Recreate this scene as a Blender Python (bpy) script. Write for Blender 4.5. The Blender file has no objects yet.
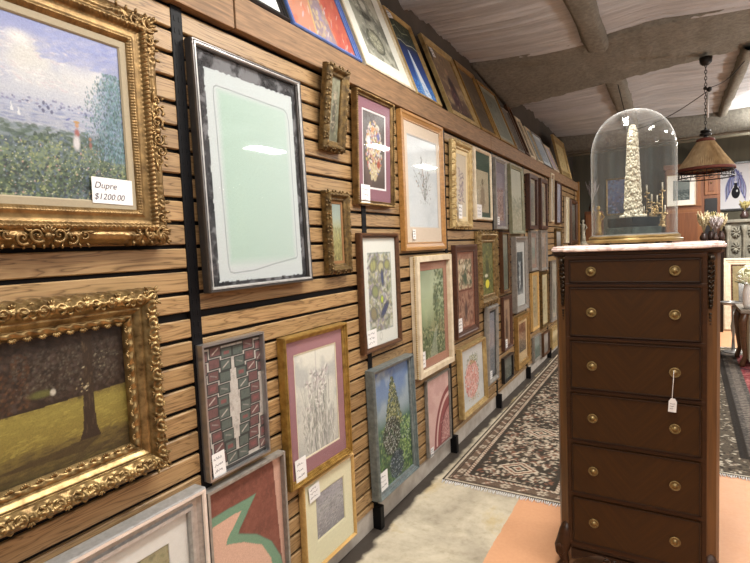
import bpy, bmesh, math, random
import numpy as np
from mathutils import Vector, Matrix, Euler

PI = math.pi
SC = bpy.context.scene
COL = SC.collection


# ------------------------------------------------------------------ colour
def lin(c):
    if isinstance(c, str):
        c = c.lstrip('#')
        c = [int(c[i:i + 2], 16) / 255 for i in (0, 2, 4)]
    return [x / 12.92 if x <= .04045 else ((x + .055) / 1.055) ** 2.4 for x in c]


def arr(c):
    return np.array(lin(c))


# ------------------------------------------------------------------ materials
class NT:
    def __init__(self, name):
        self.m = bpy.data.materials.new(name)
        self.m.use_nodes = True
        self.t = self.m.node_tree
        self.t.nodes.clear()
        self.out = self.n('ShaderNodeOutputMaterial')

    def n(self, kind, **kw):
        nd = self.t.nodes.new(kind)
        for k, v in kw.items():
            setattr(nd, k, v)
        return nd

    def l(self, a, b):
        self.t.links.new(a, b)

    def math(self, op, a, b=None, clamp=False):
        nd = self.n('ShaderNodeMath', operation=op, use_clamp=clamp)
        for i, x in enumerate((a, b)):
            if x is None:
                continue
            if isinstance(x, (int, float)):
                nd.inputs[i].default_value = x
            else:
                self.l(x, nd.inputs[i])
        return nd.outputs[0]

    def mix(self, f, a, b, blend='MIX'):
        nd = self.n('ShaderNodeMix', data_type='RGBA', blend_type=blend)
        for s, x in ((nd.inputs[0], f), (nd.inputs[6], a), (nd.inputs[7], b)):
            if isinstance(x, (int, float)):
                s.default_value = x
            elif isinstance(x, (list, tuple)):
                s.default_value = (*x[:3], 1)
            else:
                self.l(x, s)
        return nd.outputs[2]

    def noise(self, vec, scale, detail=4, rough=.55, dist=0.):
        nd = self.n('ShaderNodeTexNoise')
        nd.inputs['Scale'].default_value = scale
        nd.inputs['Detail'].default_value = detail
        nd.inputs['Roughness'].default_value = rough
        nd.inputs['Distortion'].default_value = dist
        self.l(vec, nd.inputs['Vector'])
        return nd.outputs['Fac']

    def ramp(self, f, stops):
        nd = self.n('ShaderNodeValToRGB')
        e = nd.color_ramp.elements
        while len(e) < len(stops):
            e.new(.5)
        for x, (p, c) in zip(e, stops):
            x.position = p
            x.color = (*lin(c), 1)
        self.l(f, nd.inputs[0])
        return nd.outputs[0]

    def map(self, vec, scale=(1, 1, 1), loc=(0, 0, 0)):
        nd = self.n('ShaderNodeMapping')
        nd.inputs['Scale'].default_value = scale
        nd.inputs['Location'].default_value = loc
        self.l(vec, nd.inputs['Vector'])
        return nd.outputs[0]

    def obj(self):
        return self.n('ShaderNodeTexCoord').outputs['Object']

    def bsdf(self, col, rough=.5, metal=0., bump=None, bstr=.3, bdist=.01, spec=None, emit=None):
        b = self.n('ShaderNodeBsdfPrincipled')
        for k, x in (('Base Color', col), ('Roughness', rough), ('Metallic', metal)):
            if isinstance(x, (int, float)):
                b.inputs[k].default_value = x
            elif isinstance(x, (list, tuple)):
                b.inputs[k].default_value = (*x[:3], 1)
            else:
                self.l(x, b.inputs[k])
        if spec is not None:
            b.inputs['Specular IOR Level'].default_value = spec
        if bump is not None:
            bn = self.n('ShaderNodeBump')
            bn.inputs['Strength'].default_value = bstr
            bn.inputs['Distance'].default_value = bdist
            self.l(bump, bn.inputs['Height'])
            self.l(bn.outputs[0], b.inputs['Normal'])
        self.l(b.outputs[0], self.out.inputs[0])
        return self.m


def pm(name, base, rough=.5, metal=0., var=.18, scale=18., stretch=(1, 1, 1), bump=0., base2=None, detail=5, dist=0., spec=None):
    """plain procedural material: a base colour broken up by noise"""
    t = NT(name)
    v = t.map(t.obj(), stretch)
    f = t.noise(v, scale, detail, .6, dist)
    b = lin(base)
    c1 = lin(base2) if base2 else [x * (1 - var) for x in b]
    c2 = b if base2 else [min(1, x * (1 + var)) for x in b]
    f2 = t.math('MULTIPLY_ADD', f, 2.2)
    f2.node.inputs[2].default_value = -.6
    f2.node.use_clamp = True
    col = t.mix(f2, c1, c2)
    return t.bsdf(col, rough, metal, f if bump else None, bump, .004, spec)


M = {}


def wood(name, a, b, rough=.4, scale=9, axis='x', spec=None):
    st = {'x': (1, 14, 14), 'y': (14, 1, 14), 'z': (14, 14, 1)}[axis]
    return pm(name, a, rough, 0, .2, scale * .5, st, .08, b, 5, .6, spec)


def schlick(t, f0, k):
    lw = t.n('ShaderNodeLayerWeight')
    lw.inputs[0].default_value = .5
    p = t.math('POWER', lw.outputs['Facing'], 4.5)
    r = t.math('MULTIPLY_ADD', p, k)
    r.node.inputs[2].default_value = f0
    return r


def make_mats():
    M['gilt'] = pm('gilded_gesso', '#ab9060', .36, .72, .3, 35, bump=.15, base2='#4a3418')
    M['bright_gilt'] = pm('bright_gilt', '#bd9c54', .34, .6, .2, 30, bump=.1, base2='#7d5f2e')
    M['bronze_gilt'] = pm('bronze_gilt', '#94764a', .36, .65, .3, 26, bump=.15, base2='#4c381c')
    M['dark_gilt'] = pm('dark_gilt', '#866c40', .38, .5, .3, 40, bump=.15, base2='#2a1c0e')
    M['pale_gold'] = pm('pale_gold', '#c4ac78', .36, .4, .15, 20, base2='#92764a')
    M['gold_wood'] = pm('gold_leaf_wood', '#ab884e', .38, .4, .2, 14, base2='#785a30')
    M['silver'] = pm('silver_leaf', '#b4b2b0', .3, .4, .12, 50, base2='#92908c')
    M['taupe'] = pm('taupe_silver', '#98928a', .38, .25, .15, 40, base2='#77716a')
    M['bright_silver'] = pm('bright_silver', '#d8d7d4', .3, .5, .08, 30)
    M['dark_steel'] = pm('dark_steel', '#5f5a57', .3, .7, .15, 30)
    M['steel'] = pm('brushed_steel', '#a9a7a6', .3, .8, .1, 30)
    M['oak'] = wood('honey_oak', '#a97c44', '#825a2c', .38)
    M['oak_v'] = wood('rough_sawn_board', '#957352', '#5e4832', .7, 14, 'y')
    M['walnut'] = wood('walnut', '#5a3a24', '#38220f', .38)
    M['redwood'] = wood('reddish_brown_wood', '#553527', '#331d14', .4)
    M['lightwood'] = wood('light_maple', '#c8a468', '#a9834a', .4)
    M['black'] = pm('black_painted_steel', '#0b0a0c', .55, 0, .2, 30, spec=.15)
    M['blackwood'] = pm('black_lacquer', '#1b191a', .3, 0, .2, 20)
    M['blueframe'] = pm('blue_lacquer', '#5b73ae', .35, .0, .15, 20)
    M['creamframe'] = pm('cream_painted_wood', '#d9cdb4', .42, .05, .1, 20, base2='#bba98c')
    M['greyframe'] = pm('grey_painted_wood', '#8d8880', .45, .1, .15, 25, base2='#6a655e')
    M['bluegrey'] = pm('blue_grey_silver', '#87908f', .3, .4, .12, 40, base2='#5f686a')
    M['greenframe'] = pm('grey_green_wood', '#8c8a70', .45, .1, .15, 20, base2='#6b6a52')
    M['card'] = pm('white_card', '#d6d4d2', .7, 0, .03, 20)
    M['ink'] = pm('blue_black_ink', '#4a4652', .7, 0, .05, 20)
    M['linen'] = pm('linen_liner', '#93876f', .8, 0, .06, 160, bump=.1)
    M['brass'] = pm('antique_brass', '#8f6f3d', .4, .7, .25, 40, base2='#553c1c')
    M['paleglass'] = None
    # ---- vertex coloured paintings
    for nm, ro, sp in (('canvas', .5, .35), ('paper', .75, .2), ('rugpile', .95, .05)):
        t = NT('painted_' + nm)
        at = t.n('ShaderNodeAttribute', attribute_name='Col')
        f = t.noise(t.obj(), 220 if nm != 'rugpile' else 160, 3)
        col = t.mix(.10 if nm != 'rugpile' else .25, at.outputs['Color'], t.ramp(f, [(.3, '#000000'), (.7, '#ffffff')]), 'OVERLAY')
        M[nm] = t.bsdf(col, ro, 0, f, .12 if nm == 'canvas' else .05, .003, sp)
    # ---- glazing: thin clear glass, reflection by fresnel
    t = NT('picture_glass')
    fr = schlick(t, .012, .26)
    tr = t.n('ShaderNodeBsdfTransparent')
    tr.inputs[0].default_value = (.985, .99, .985, 1)
    gl = t.n('ShaderNodeBsdfGlossy')
    gl.inputs['Roughness'].default_value = .03
    ns = t.noise(t.obj(), 3, 1)
    bn = t.n('ShaderNodeBump')
    bn.inputs['Strength'].default_value = .04
    t.l(ns, bn.inputs['Height'])
    t.l(bn.outputs[0], gl.inputs['Normal'])
    mx = t.n('ShaderNodeMixShader')
    t.l(fr, mx.inputs[0]); t.l(tr.outputs[0], mx.inputs[1]); t.l(gl.outputs[0], mx.inputs[2])
    t.l(mx.outputs[0], t.out.inputs[0])
    M['glass'] = t.m
    # ---- blown glass of the dome
    t = NT('dome_glass')
    lw = t.n('ShaderNodeLayerWeight')
    lw.inputs[0].default_value = .18
    fr = schlick(t, .035, .8)
    tint = t.ramp(lw.outputs['Facing'], [(.0, '#fbfcfb'), (.55, '#f4f6f4'), (.85, '#c9cfcc'), (1., '#9aa3a0')])
    tr = t.n('ShaderNodeBsdfTransparent')
    t.l(tint, tr.inputs[0])
    gl = t.n('ShaderNodeBsdfGlossy'); gl.inputs['Roughness'].default_value = .015
    ns = t.noise(t.obj(), 5, 1)
    bn = t.n('ShaderNodeBump'); bn.inputs['Strength'].default_value = .08; bn.inputs['Distance'].default_value = .05
    t.l(ns, bn.inputs['Height']); t.l(bn.outputs[0], gl.inputs['Normal'])
    mx = t.n('ShaderNodeMixShader')
    t.l(fr, mx.inputs[0]); t.l(tr.outputs[0], mx.inputs[1]); t.l(gl.outputs[0], mx.inputs[2])
    df = t.n('ShaderNodeBsdfDiffuse'); df.inputs[0].default_value = (.85, .86, .84, 1)
    w2 = t.n('ShaderNodeLayerWeight'); w2.inputs[0].default_value = .5
    stk = t.noise(t.map(t.obj(), (14, 14, .6)), 2.2, 3)
    rim_haze = t.math('MULTIPLY_ADD', t.math('POWER', w2.outputs['Facing'], 5.), .38)  # white haze painting in the bright rim and streaks of light on the glass
    rim_haze.node.inputs[2].default_value = .02
    rim_haze = t.math('MULTIPLY', rim_haze, t.math('MULTIPLY', stk, 2.))
    m2 = t.n('ShaderNodeMixShader')
    t.l(rim_haze, m2.inputs[0]); t.l(mx.outputs[0], m2.inputs[1]); t.l(df.outputs[0], m2.inputs[2])
    t.l(m2.outputs[0], t.out.inputs[0])
    M['domeglass'] = t.m
    # ---- slat boards: every board its own grain
    t = NT('pine_slats')
    o = t.obj()
    sp = t.n('ShaderNodeSeparateXYZ'); t.l(o, sp.inputs[0])
    idx = t.math('FLOOR', t.math('DIVIDE', t.math('SUBTRACT', sp.outputs[2], SLAT_Z0), PITCH))
    pan = t.math('FLOOR', t.math('DIVIDE', t.math('SUBTRACT', sp.outputs[1], 1.12), 1.105))
    wn = t.n('ShaderNodeTexWhiteNoise', noise_dimensions='2D')
    cv = t.n('ShaderNodeCombineXYZ'); t.l(idx, cv.inputs[0]); t.l(pan, cv.inputs[1]); t.l(cv.outputs[0], wn.inputs['Vector'])
    off = t.math('MULTIPLY', wn.outputs['Value'], 37.)
    cb = t.n('ShaderNodeCombineXYZ')
    t.l(t.math('ADD', sp.outputs[0], off), cb.inputs[0])
    t.l(t.math('MULTIPLY_ADD', sp.outputs[1], .9), cb.inputs[1]); cb.inputs[1].links[0].from_node.inputs[2].default_value = 0
    t.l(t.math('MULTIPLY', sp.outputs[2], 13.), cb.inputs[2])
    f = t.noise(cb.outputs[0], 2.2, 3, .5, .6)
    rings = t.math('FRACT', t.math('MULTIPLY', f, 9.))
    fine = t.noise(t.map(cb.outputs[0], (1, 1.5, 9)), 9, 4)
    c = t.ramp(rings, [(0, '#6a522c'), (.10, '#8f7348'), (.55, '#9b7f56'), (.85, '#8a6c43'), (1., '#604724')])
    c = t.mix(.4, c, t.ramp(fine, [(.3, '#6a5230'), (.7, '#d8c090')]), 'SOFT_LIGHT')
    tone = t.math('MULTIPLY_ADD', wn.outputs['Value'], .28); tone.node.inputs[2].default_value = .84
    hsv = t.n('ShaderNodeHueSaturation'); hsv.inputs['Saturation'].default_value = .92
    t.l(tone, hsv.inputs['Value']); t.l(c, hsv.inputs['Color'])
    M['slat'] = t.bsdf(hsv.outputs[0], .5, 0, fine, .08, .002)
    # ---- floor: stained concrete, with a painted terracotta area
    t = NT('concrete_and_terracotta_floor')
    o = t.obj()
    sp = t.n('ShaderNodeSeparateXYZ'); t.l(o, sp.inputs[0])
    n1 = t.noise(o, 1.7, 6, .62, .4); n2 = t.noise(o, 14, 6, .7); n3 = t.noise(o, 60, 3)
    conc = t.ramp(n1, [(.25, '#978f80'), (.42, '#bcb4a3'), (.54, '#d0c8b6'), (.64, '#c8b68c'), (.8, '#a49c8a')])
    conc = t.mix(.45, conc, t.ramp(n2, [(.3, '#5d564d'), (.55, '#b4ab9e'), (.75, '#d6d0c6')]), 'SOFT_LIGHT')
    conc = t.mix(.5, conc, t.ramp(n2, [(.33, '#4a4238'), (.48, '#808080')]), 'SOFT_LIGHT')
    paint = t.mix(t.math('MULTIPLY', n1, .6), lin('#d09e77'), lin('#c6916a'))
    paint = t.mix(.15, paint, t.ramp(n3, [(.3, '#555555'), (.7, '#aaaaaa')]), 'OVERLAY')
    edge = t.math('ADD', sp.outputs[0], t.math('MULTIPLY', t.math('SUBTRACT', n2, .5), .03))
    mk = t.math('GREATER_THAN', edge, .60)
    c = t.mix(mk, conc, paint)
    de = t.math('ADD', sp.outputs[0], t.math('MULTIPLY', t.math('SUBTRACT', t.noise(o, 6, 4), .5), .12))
    wall_strip = t.math('SUBTRACT', 1., t.math('DIVIDE', t.math('SUBTRACT', de, .05), .025, True), True)
    wall_strip.node.use_clamp = True
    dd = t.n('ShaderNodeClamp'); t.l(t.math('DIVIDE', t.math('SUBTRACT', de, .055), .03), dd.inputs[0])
    c = t.mix(dd.outputs[0], lin('#3b342e'), c)  # darker strip along the foot of the wall
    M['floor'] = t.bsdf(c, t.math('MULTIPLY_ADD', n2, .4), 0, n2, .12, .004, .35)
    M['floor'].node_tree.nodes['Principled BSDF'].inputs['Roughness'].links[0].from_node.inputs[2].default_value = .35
    # ---- concrete wall / beam / ceiling sheet
    M['curb'] = pm('pale_concrete_curb', '#b7ada2', .85, 0, .15, 9, bump=.3, base2='#8f867c')
    t = NT('sprayed_popcorn_beam')
    o = t.obj(); a = t.noise(o, 26, 6, .75); b = t.noise(o, 2.5, 4)
    c = t.mix(t.math('MULTIPLY', b, .9), lin('#a9a59a'), lin('#847f74'))
    c = t.mix(.5, c, t.ramp(a, [(.35, '#3c3c3c'), (.68, '#acacac')]), 'OVERLAY')
    M['popcorn'] = t.bsdf(c, .95, 0, a, .9, .03, .1)
    t = NT('sagging_plastic_ceiling_sheet')
    o = t.obj(); a = t.noise(t.map(o, (.7, 9, 1)), 1.8, 6, .65, .7); b = t.noise(o, 1.1, 3)
    c = t.mix(a, lin('#989a9d'), lin('#e4e4e6'))
    c = t.mix(.4, c, t.ramp(b, [(.3, '#666666'), (.7, '#999999')]), 'OVERLAY')
    M['sheet'] = t.bsdf(c, .42, 0, a, .8, .04, .4)
    M['darkwall'] = pm('grimy_dark_plaster', '#50473f', .9, 0, .3, 3, bump=.3, base2='#3a332c')
    M['farwall'] = pm('dim_olive_wall', '#625c4c', .9, 0, .25, 2, stretch=(3, 3, .4), base2='#4a463a')
    # ---- chest
    M['mahogany'] = wood('mahogany_veneer', '#3a200b', '#281506', .45, 6, 'x', .25)
    M['mahogany_dark'] = wood('dark_mahogany', '#2c190b', '#1a0e06', .45, 6, 'z', .25)
    M['mahogany_side'] = wood('mahogany_side', '#66431f', '#432a12', .38, 6, 'z', .45)
    t = NT('pink_grey_marble')
    o = t.obj(); a = t.noise(o, 9, 6, .6, 1.8)
    M['marble'] = t.bsdf(t.ramp(a, [(.3, '#9c8078'), (.48, '#d3bdb4'), (.58, '#e6d8d0'), (.72, '#b29a92')]), .22)
    # diagonal quarter veneer for the drawers
    t = NT('quartered_mahogany_drawers')
    o = t.obj(); sp = t.n('ShaderNodeSeparateXYZ'); t.l(o, sp.inputs[0])
    ax = t.math('ABSOLUTE', sp.outputs[0])
    p = t.math('ADD', t.math('MULTIPLY', ax, -.75), t.math('MULTIPLY', sp.outputs[2], .66))
    q = t.math('ADD', t.math('MULTIPLY', ax, .66), t.math('MULTIPLY', sp.outputs[2], .75))
    cb = t.n('ShaderNodeCombineXYZ'); t.l(t.math('MULTIPLY', p, 60.), cb.inputs[0]); t.l(t.math('MULTIPLY', q, 3.), cb.inputs[1])
    f = t.noise(cb.outputs[0], 1., 4, .6)
    M['quarter'] = t.bsdf(t.ramp(f, [(.25, '#271504'), (.5, '#321c05'), (.75, '#3d2307')]), .45, 0, f, .03, .002, .25)


PITCH = .0765
SLAT_Z0 = 1.4528 - .0765 * 18


# ------------------------------------------------------------------ mesh helpers
def link(o, parent=None):
    COL.objects.link(o)
    if parent is not None:
        o.parent = parent
    return o


def obj(name, bm, mat, parent=None, smooth=False, angle=None):
    me = bpy.data.meshes.new(name)
    if isinstance(bm, bmesh.types.BMesh):
        bmesh.ops.recalc_face_normals(bm, faces=bm.faces)
        bm.to_mesh(me)
        bm.free()
    else:
        me.from_pydata(bm[0], [], bm[1])
    me.materials.append(M[mat] if isinstance(mat, str) else mat)
    if smooth:
        me.shade_smooth()
        if angle:
            me.set_sharp_from_angle(angle=math.radians(angle))
    o = bpy.data.objects.new(name, me)
    return link(o, parent)


def tag(o, label=None, cat=None, group=None, kind=None):
    if label: o['label'] = label
    if cat: o['category'] = cat
    if group: o['group'] = group
    if kind: o['kind'] = kind
    return o


def empty(name, loc=(0, 0, 0), rot=(0, 0, 0), label=None, cat=None, group=None):
    o = bpy.data.objects.new(name, None)
    o.empty_display_size = .05
    o.location = loc
    o.rotation_euler = rot
    link(o)
    return tag(o, label, cat, group)


def struct(name, bm, mat, smooth=False):
    return tag(obj(name, bm, mat, None, smooth), kind='structure')


def box(bm, a, b, bev=0.):
    x0, y0, z0 = a; x1, y1, z1 = b
    v = [bm.verts.new(p) for p in ((x0, y0, z0), (x1, y0, z0), (x1, y1, z0), (x0, y1, z0), (x0, y0, z1), (x1, y0, z1), (x1, y1, z1), (x0, y1, z1))]
    fs = [bm.faces.new([v[i] for i in q]) for q in ((3, 2, 1, 0), (4, 5, 6, 7), (0, 1, 5, 4), (1, 2, 6, 5), (2, 3, 7, 6), (3, 0, 4, 7))]
    if bev:
        es = list({e for f in fs for e in f.edges})
        bmesh.ops.bevel(bm, geom=es, offset=bev, segments=2, affect='EDGES', profile=.6)
    return bm


def bx(a, b, bev=0.):
    return box(bmesh.new(), a, b, bev)


def tube(bm, pts, rad, seg=8, cap=True):
    pts = [Vector(p) for p in pts]
    n = len(pts)
    if not hasattr(rad, '__len__'):
        rad = [rad] * n
    rings = []
    ref = None
    for i, p in enumerate(pts):
        d = (pts[min(i + 1, n - 1)] - pts[max(i - 1, 0)])
        if d.length < 1e-9:
            d = Vector((0, 0, 1))
        d.normalize()
        if ref is None:
            ref = Vector((0, 0, 1)) if abs(d.z) < .9 else Vector((1, 0, 0))
        a = d.cross(ref)
        if a.length < 1e-6:
            a = d.cross(Vector((0, 1, 0)))
        a.normalize()
        b = d.cross(a).normalized()
        ref = b.cross(d) * -1 if False else ref
        rings.append([bm.verts.new(p + (a * math.cos(t) + b * math.sin(t)) * rad[i]) for t in (2 * PI * k / seg for k in range(seg))])
    for r0, r1 in zip(rings, rings[1:]):
        for k in range(seg):
            bm.faces.new((r0[k], r0[(k + 1) % seg], r1[(k + 1) % seg], r1[k]))
    if cap:
        bm.faces.new(rings[0][::-1]); bm.faces.new(rings[-1])
    return bm


def lathe(bm, prof, seg=24, c=(0, 0, 0), axis='z'):
    """prof: (r, h) list; revolved about the axis through c"""
    rings = []
    for r, h in prof:
        if r < 1e-6:
            rings.append([bm.verts.new(_ax(0, 0, h, c, axis))])
        else:
            rings.append([bm.verts.new(_ax(r * math.cos(2 * PI * k / seg), r * math.sin(2 * PI * k / seg), h, c, axis)) for k in range(seg)])
    for a, b in zip(rings, rings[1:]):
        for k in range(seg):
            k2 = (k + 1) % seg
            if len(a) == 1 and len(b) == 1:
                continue
            if len(a) == 1:
                bm.faces.new((a[0], b[k2], b[k]))
            elif len(b) == 1:
                bm.faces.new((a[k], a[k2], b[0]))
            else:
                bm.faces.new((a[k], a[k2], b[k2], b[k]))
    return bm


def _ax(x, y, h, c, axis):
    if axis == 'z':
        return (c[0] + x, c[1] + y, c[2] + h)
    if axis == 'y':
        return (c[0] + x, c[1] + h, c[2] + y)
    return (c[0] + h, c[1] + x, c[2] + y)


def ball(bm, c, r, sub=1):
    s = r if hasattr(r, '__len__') else (r, r, r)
    m = Matrix.Translation(c) @ Matrix.Diagonal((*s, 1))
    bmesh.ops.create_icosphere(bm, subdivisions=sub, radius=1, matrix=m)
    return bm


def prism(bm, poly, a, b, plane='xz'):
    """extrude a polygon drawn in a plane between two depths"""
    def P(p, d):
        return {'xz': (p[0], d, p[1]), 'yz': (d, p[0], p[1]), 'xy': (p[0], p[1], d)}[plane]
    v0 = [bm.verts.new(P(p, a)) for p in poly]
    v1 = [bm.verts.new(P(p, b)) for p in poly]
    n = len(poly)
    bm.faces.new(v0); bm.faces.new(v1[::-1])
    for i in range(n):
        bm.faces.new((v0[i], v0[(i + 1) % n], v1[(i + 1) % n], v1[i]))
    return bm


# ------------------------------------------------------------------ painter: colours on a dense grid of vertices
def vnoise(h, w, sx, sy, seed):
    rg = np.random.RandomState(seed)
    nx, ny = max(2, int(sx) + 2), max(2, int(sy) + 2)
    g = rg.rand(ny, nx)
    x = np.linspace(0, min(sx, nx - 1.001), w); y = np.linspace(0, min(sy, ny - 1.001), h)
    xi = x.astype(int); yi = y.astype(int)
    fx = x - xi; fy = y - yi
    fx = fx * fx * (3 - 2 * fx); fy = (fy * fy * (3 - 2 * fy))[:, None]
    a = g[np.ix_(yi, xi)]; b = g[np.ix_(yi, np.minimum(xi + 1, nx - 1))]
    c = g[np.ix_(np.minimum(yi + 1, ny - 1), xi)]; d = g[np.ix_(np.minimum(yi + 1, ny - 1), np.minimum(xi + 1, nx - 1))]
    return (a * (1 - fx) + b * fx) * (1 - fy) + (c * (1 - fx) + d * fx) * fy


def fbm(h, w, sx, sy, seed, oct=4):
    s = np.zeros((h, w)); a = 1.; t = 0
    for k in range(oct):
        s += a * vnoise(h, w, sx * 2 ** k, sy * 2 ** k, seed + k * 17); t += a; a *= .55
    return s / t


class Art:
    def __init__(self, wm, hm, res, bg='#ffffff'):
        self.wm, self.hm = wm, hm
        k = res / max(wm, hm)
        self.w = max(6, int(wm * k)); self.h = max(6, int(hm * k))
        self.a = np.zeros((self.h, self.w, 3)); self.a[:] = arr(bg)
        self.U, self.V = np.meshgrid(np.linspace(0, 1, self.w), np.linspace(0, 1, self.h))
        self.asp = wm / hm
        self.r = np.random.RandomState(5)

    def mixm(self, m, c):
        m = np.clip(m, 0, 1)[..., None]
        self.a = self.a * (1 - m) + np.asarray(c if not isinstance(c, str) else arr(c)) * m

    def grad(self, stops, wob=0., seed=1):
        v = self.V + (fbm(self.h, self.w, 3, 5, seed) - .5) * wob
        ps = [s[0] for s in stops]; cs = np.array([arr(s[1]) for s in stops])
        for k in range(3):
            self.a[..., k] = np.interp(v, ps, cs[:, k])

    def noise(self, c, sx=4, sy=4, lo=.45, hi=.6, amt=1., seed=3, region=None):
        m = np.clip((fbm(self.h, self.w, sx, sy, seed) - lo) / (hi - lo), 0, 1) * amt
        if region is not None:
            m = m * region
        self.mixm(m, c)

    def speck(self, amt, seed=9):
        n = np.random.RandomState(seed).rand(self.h, self.w, 1) - .5
        self.a = np.clip(self.a * (1 + n * 2 * amt), 0, 1)

    def ell(self, u, v, ru, rv, c, soft=.25, amt=1., rot=0.):
        x = (self.U - u) * self.asp; y = self.V - v
        cr, sr = math.cos(rot), math.sin(rot)
        x, y = x * cr + y * sr, -x * sr + y * cr
        d = np.sqrt((x / (ru * self.asp)) ** 2 + (y / rv) ** 2)
        self.mixm(np.clip((1 - d) / max(soft, 1e-3), 0, 1) * amt, c)

    def poly(self, pts, c, amt=1.):
        ins = np.zeros(self.U.shape, bool)
        n = len(pts)
        for i in range(n):
            x0, y0 = pts[i]; x1, y1 = pts[(i + 1) % n]
            if y0 == y1:
                continue
            t = ((y0 > self.V) != (y1 > self.V)) & (self.U < (x1 - x0) * (self.V - y0) / (y1 - y0) + x0)
            ins ^= t
        self.mixm(ins * amt, c)

    def line(self, pts, wd, c, amt=1.):
        """wd in fractions of the height"""
        x = self.U * self.asp; y = self.V
        dm = np.full(self.U.shape, 9.)
        for (a, b), (p, q) in zip(pts, pts[1:]):
            a_, p_ = a * self.asp, p * self.asp
            dx, dy = p_ - a_, q - b
            t = np.clip(((x - a_) * dx + (y - b) * dy) / max(dx * dx + dy * dy, 1e-9), 0, 1)
            dm = np.minimum(dm, np.hypot(x - a_ - t * dx, y - b - t * dy))
        e = 1. / self.h
        self.mixm(np.clip((wd / 2 + e * .5 - dm) / e, 0, 1) * amt, c)

    def strokes(self, n, pal, su=.03, sv=.015, where=None, seed=1, jit=.15, amt=.85, ang=.6, a0=0.):
        n = int(n * 2.2); su *= .64; sv *= .72; amt *= .85
        r = np.random.RandomState(seed)
        pal = [arr(c) if isinstance(c, str) else np.array(c) for c in pal]
        k = 0; tries = 0
        while k < n and tries < n * 12:
            tries += 1
            u, v = r.rand(), r.rand()
            if where is not None and not where(u, v):
                continue
            k += 1
            self.dab(u, v, su * (.6 + .8 * r.rand()), sv * (.6 + .8 * r.rand()), pal[r.randint(len(pal))] * (1 + (r.rand() - .5) * 2 * jit), a0 + (r.rand() - .5) * 2 * ang, amt)

    def dab(self, u, v, su, sv, c, ang=0., amt=.9):
        H, W = self.h, self.w
        px, py = u * (W - 1), v * (H - 1)
        L, T = max(.7, su * H), max(.6, sv * H)
        R = int(max(L, T)) + 2
        x0, x1, y0, y1 = max(0, int(px) - R), min(W, int(px) + R + 1), max(0, int(py) - R), min(H, int(py) + R + 1)
        if x0 >= x1 or y0 >= y1:
            return
        X, Y = np.meshgrid(np.arange(x0, x1) - px, np.arange(y0, y1) - py)
        ca, sa = math.cos(ang), math.sin(ang)
        d = np.hypot((X * ca + Y * sa) / L, (-X * sa + Y * ca) / T)
        m = (np.clip((1.25 - d) / .5, 0, 1) * amt)[..., None]
        self.a[y0:y1, x0:x1] = self.a[y0:y1, x0:x1] * (1 - m) + np.clip(c, 0, 1) * m

    def mesh(self, name, mat, parent=None, z=0., x0=None, y0=None, wavy=0.):
        x0 = -self.wm / 2 if x0 is None else x0
        y0 = 0 if y0 is None else y0
        w, h = self.w, self.h
        X = x0 + self.U * self.wm; Y = y0 + self.V * self.hm
        Z = np.full(X.shape, z) if not wavy else z + wavy * fbm(h, w, 4, 10, 5)
        co = np.stack([X, Y, Z], -1).reshape(-1, 3)
        i = np.arange(w * h).reshape(h, w)
        f = np.stack([i[:-1, :-1], i[:-1, 1:], i[1:, 1:], i[1:, :-1]], -1).reshape(-1, 4)
        o = gridobj(name, co, f, mat, parent)
        me = o.data
        ca = me.color_attributes.new('Col', 'FLOAT_COLOR', 'POINT')
        rgba = np.ones((w * h, 4), np.float32)
        c = np.clip(self.a, 0, 1).reshape(-1, 3)
        g = c.mean(1, keepdims=True)
        rgba[:, :3] = (g + (c - g) * .9) * (.80 if mat == 'canvas' else .86 if mat == 'paper' else 1.)
        ca.data.foreach_set('color', rgba.ravel())
        return o


def gridobj(name, co, f, mat, parent=None, smooth=False):
    me = bpy.data.meshes.new(name)
    me.vertices.add(len(co)); me.vertices.foreach_set('co', np.asarray(co, np.float32).ravel())
    n = len(f)
    me.loops.add(n * 4); me.loops.foreach_set('vertex_index', np.asarray(f, np.int32).ravel())
    me.polygons.add(n)
    me.polygons.foreach_set('loop_start', np.arange(0, n * 4, 4, dtype=np.int32))
    me.update(calc_edges=True)
    me.validate()
    if smooth:
        me.shade_smooth()
    me.materials.append(M[mat])
    return link(bpy.data.objects.new(name, me), parent)


# ------------------------------------------------------------------ frames
def prof(kind, f, t):
    P = {
        'flat': [(0, .9), (.05, 1), (.95, 1), (1, .9), (1, .4)],
        'slope': [(0, .95), (.04, 1), (.3, 1), (.42, .86), (.8, .66), (.84, .72), (.96, .7), (1, .6), (1, .4)],
        'cushion': [(0, .55), (.06, .75), (.18, .92), (.35, 1), (.55, .97), (.75, .82), (.86, .68), (.88, .74), (.97, .72), (1, .62), (1, .4)],
        'scoop': [(0, .9), (.05, 1), (.2, 1), (.26, .8), (.45, .62), (.68, .58), (.74, .74), (.92, .76), (1, .62), (1, .4)],
        'step': [(0, .8), (.04, .85), (.12, 1), (.32, 1), (.36, .8), (.6, .78), (.64, .66), (.95, .62), (1, .55), (1, .4)],
        'reverse': [(0, .4), (.1, .45), (.5, .7), (.8, .98), (.9, 1), (1, .95), (1, .4)],
    }[kind]
    return [(0, 0)] + [(d * f, h * t) for d, h in P]


def sweep(W, H, pr):
    v, fc = [], []
    for d, h in pr:
        v += [(-W / 2 + d, d, h), (W / 2 - d, d, h), (W / 2 - d, H - d, h), (-W / 2 + d, H - d, h)]
    for i in range(len(pr) - 1):
        for k in range(4):
            a, b = 4 * i + k, 4 * i + (k + 1) % 4
            fc.append((a, b, b + 4, a + 4))
    fc.append((3, 2, 1, 0))
    return v, fc


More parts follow.
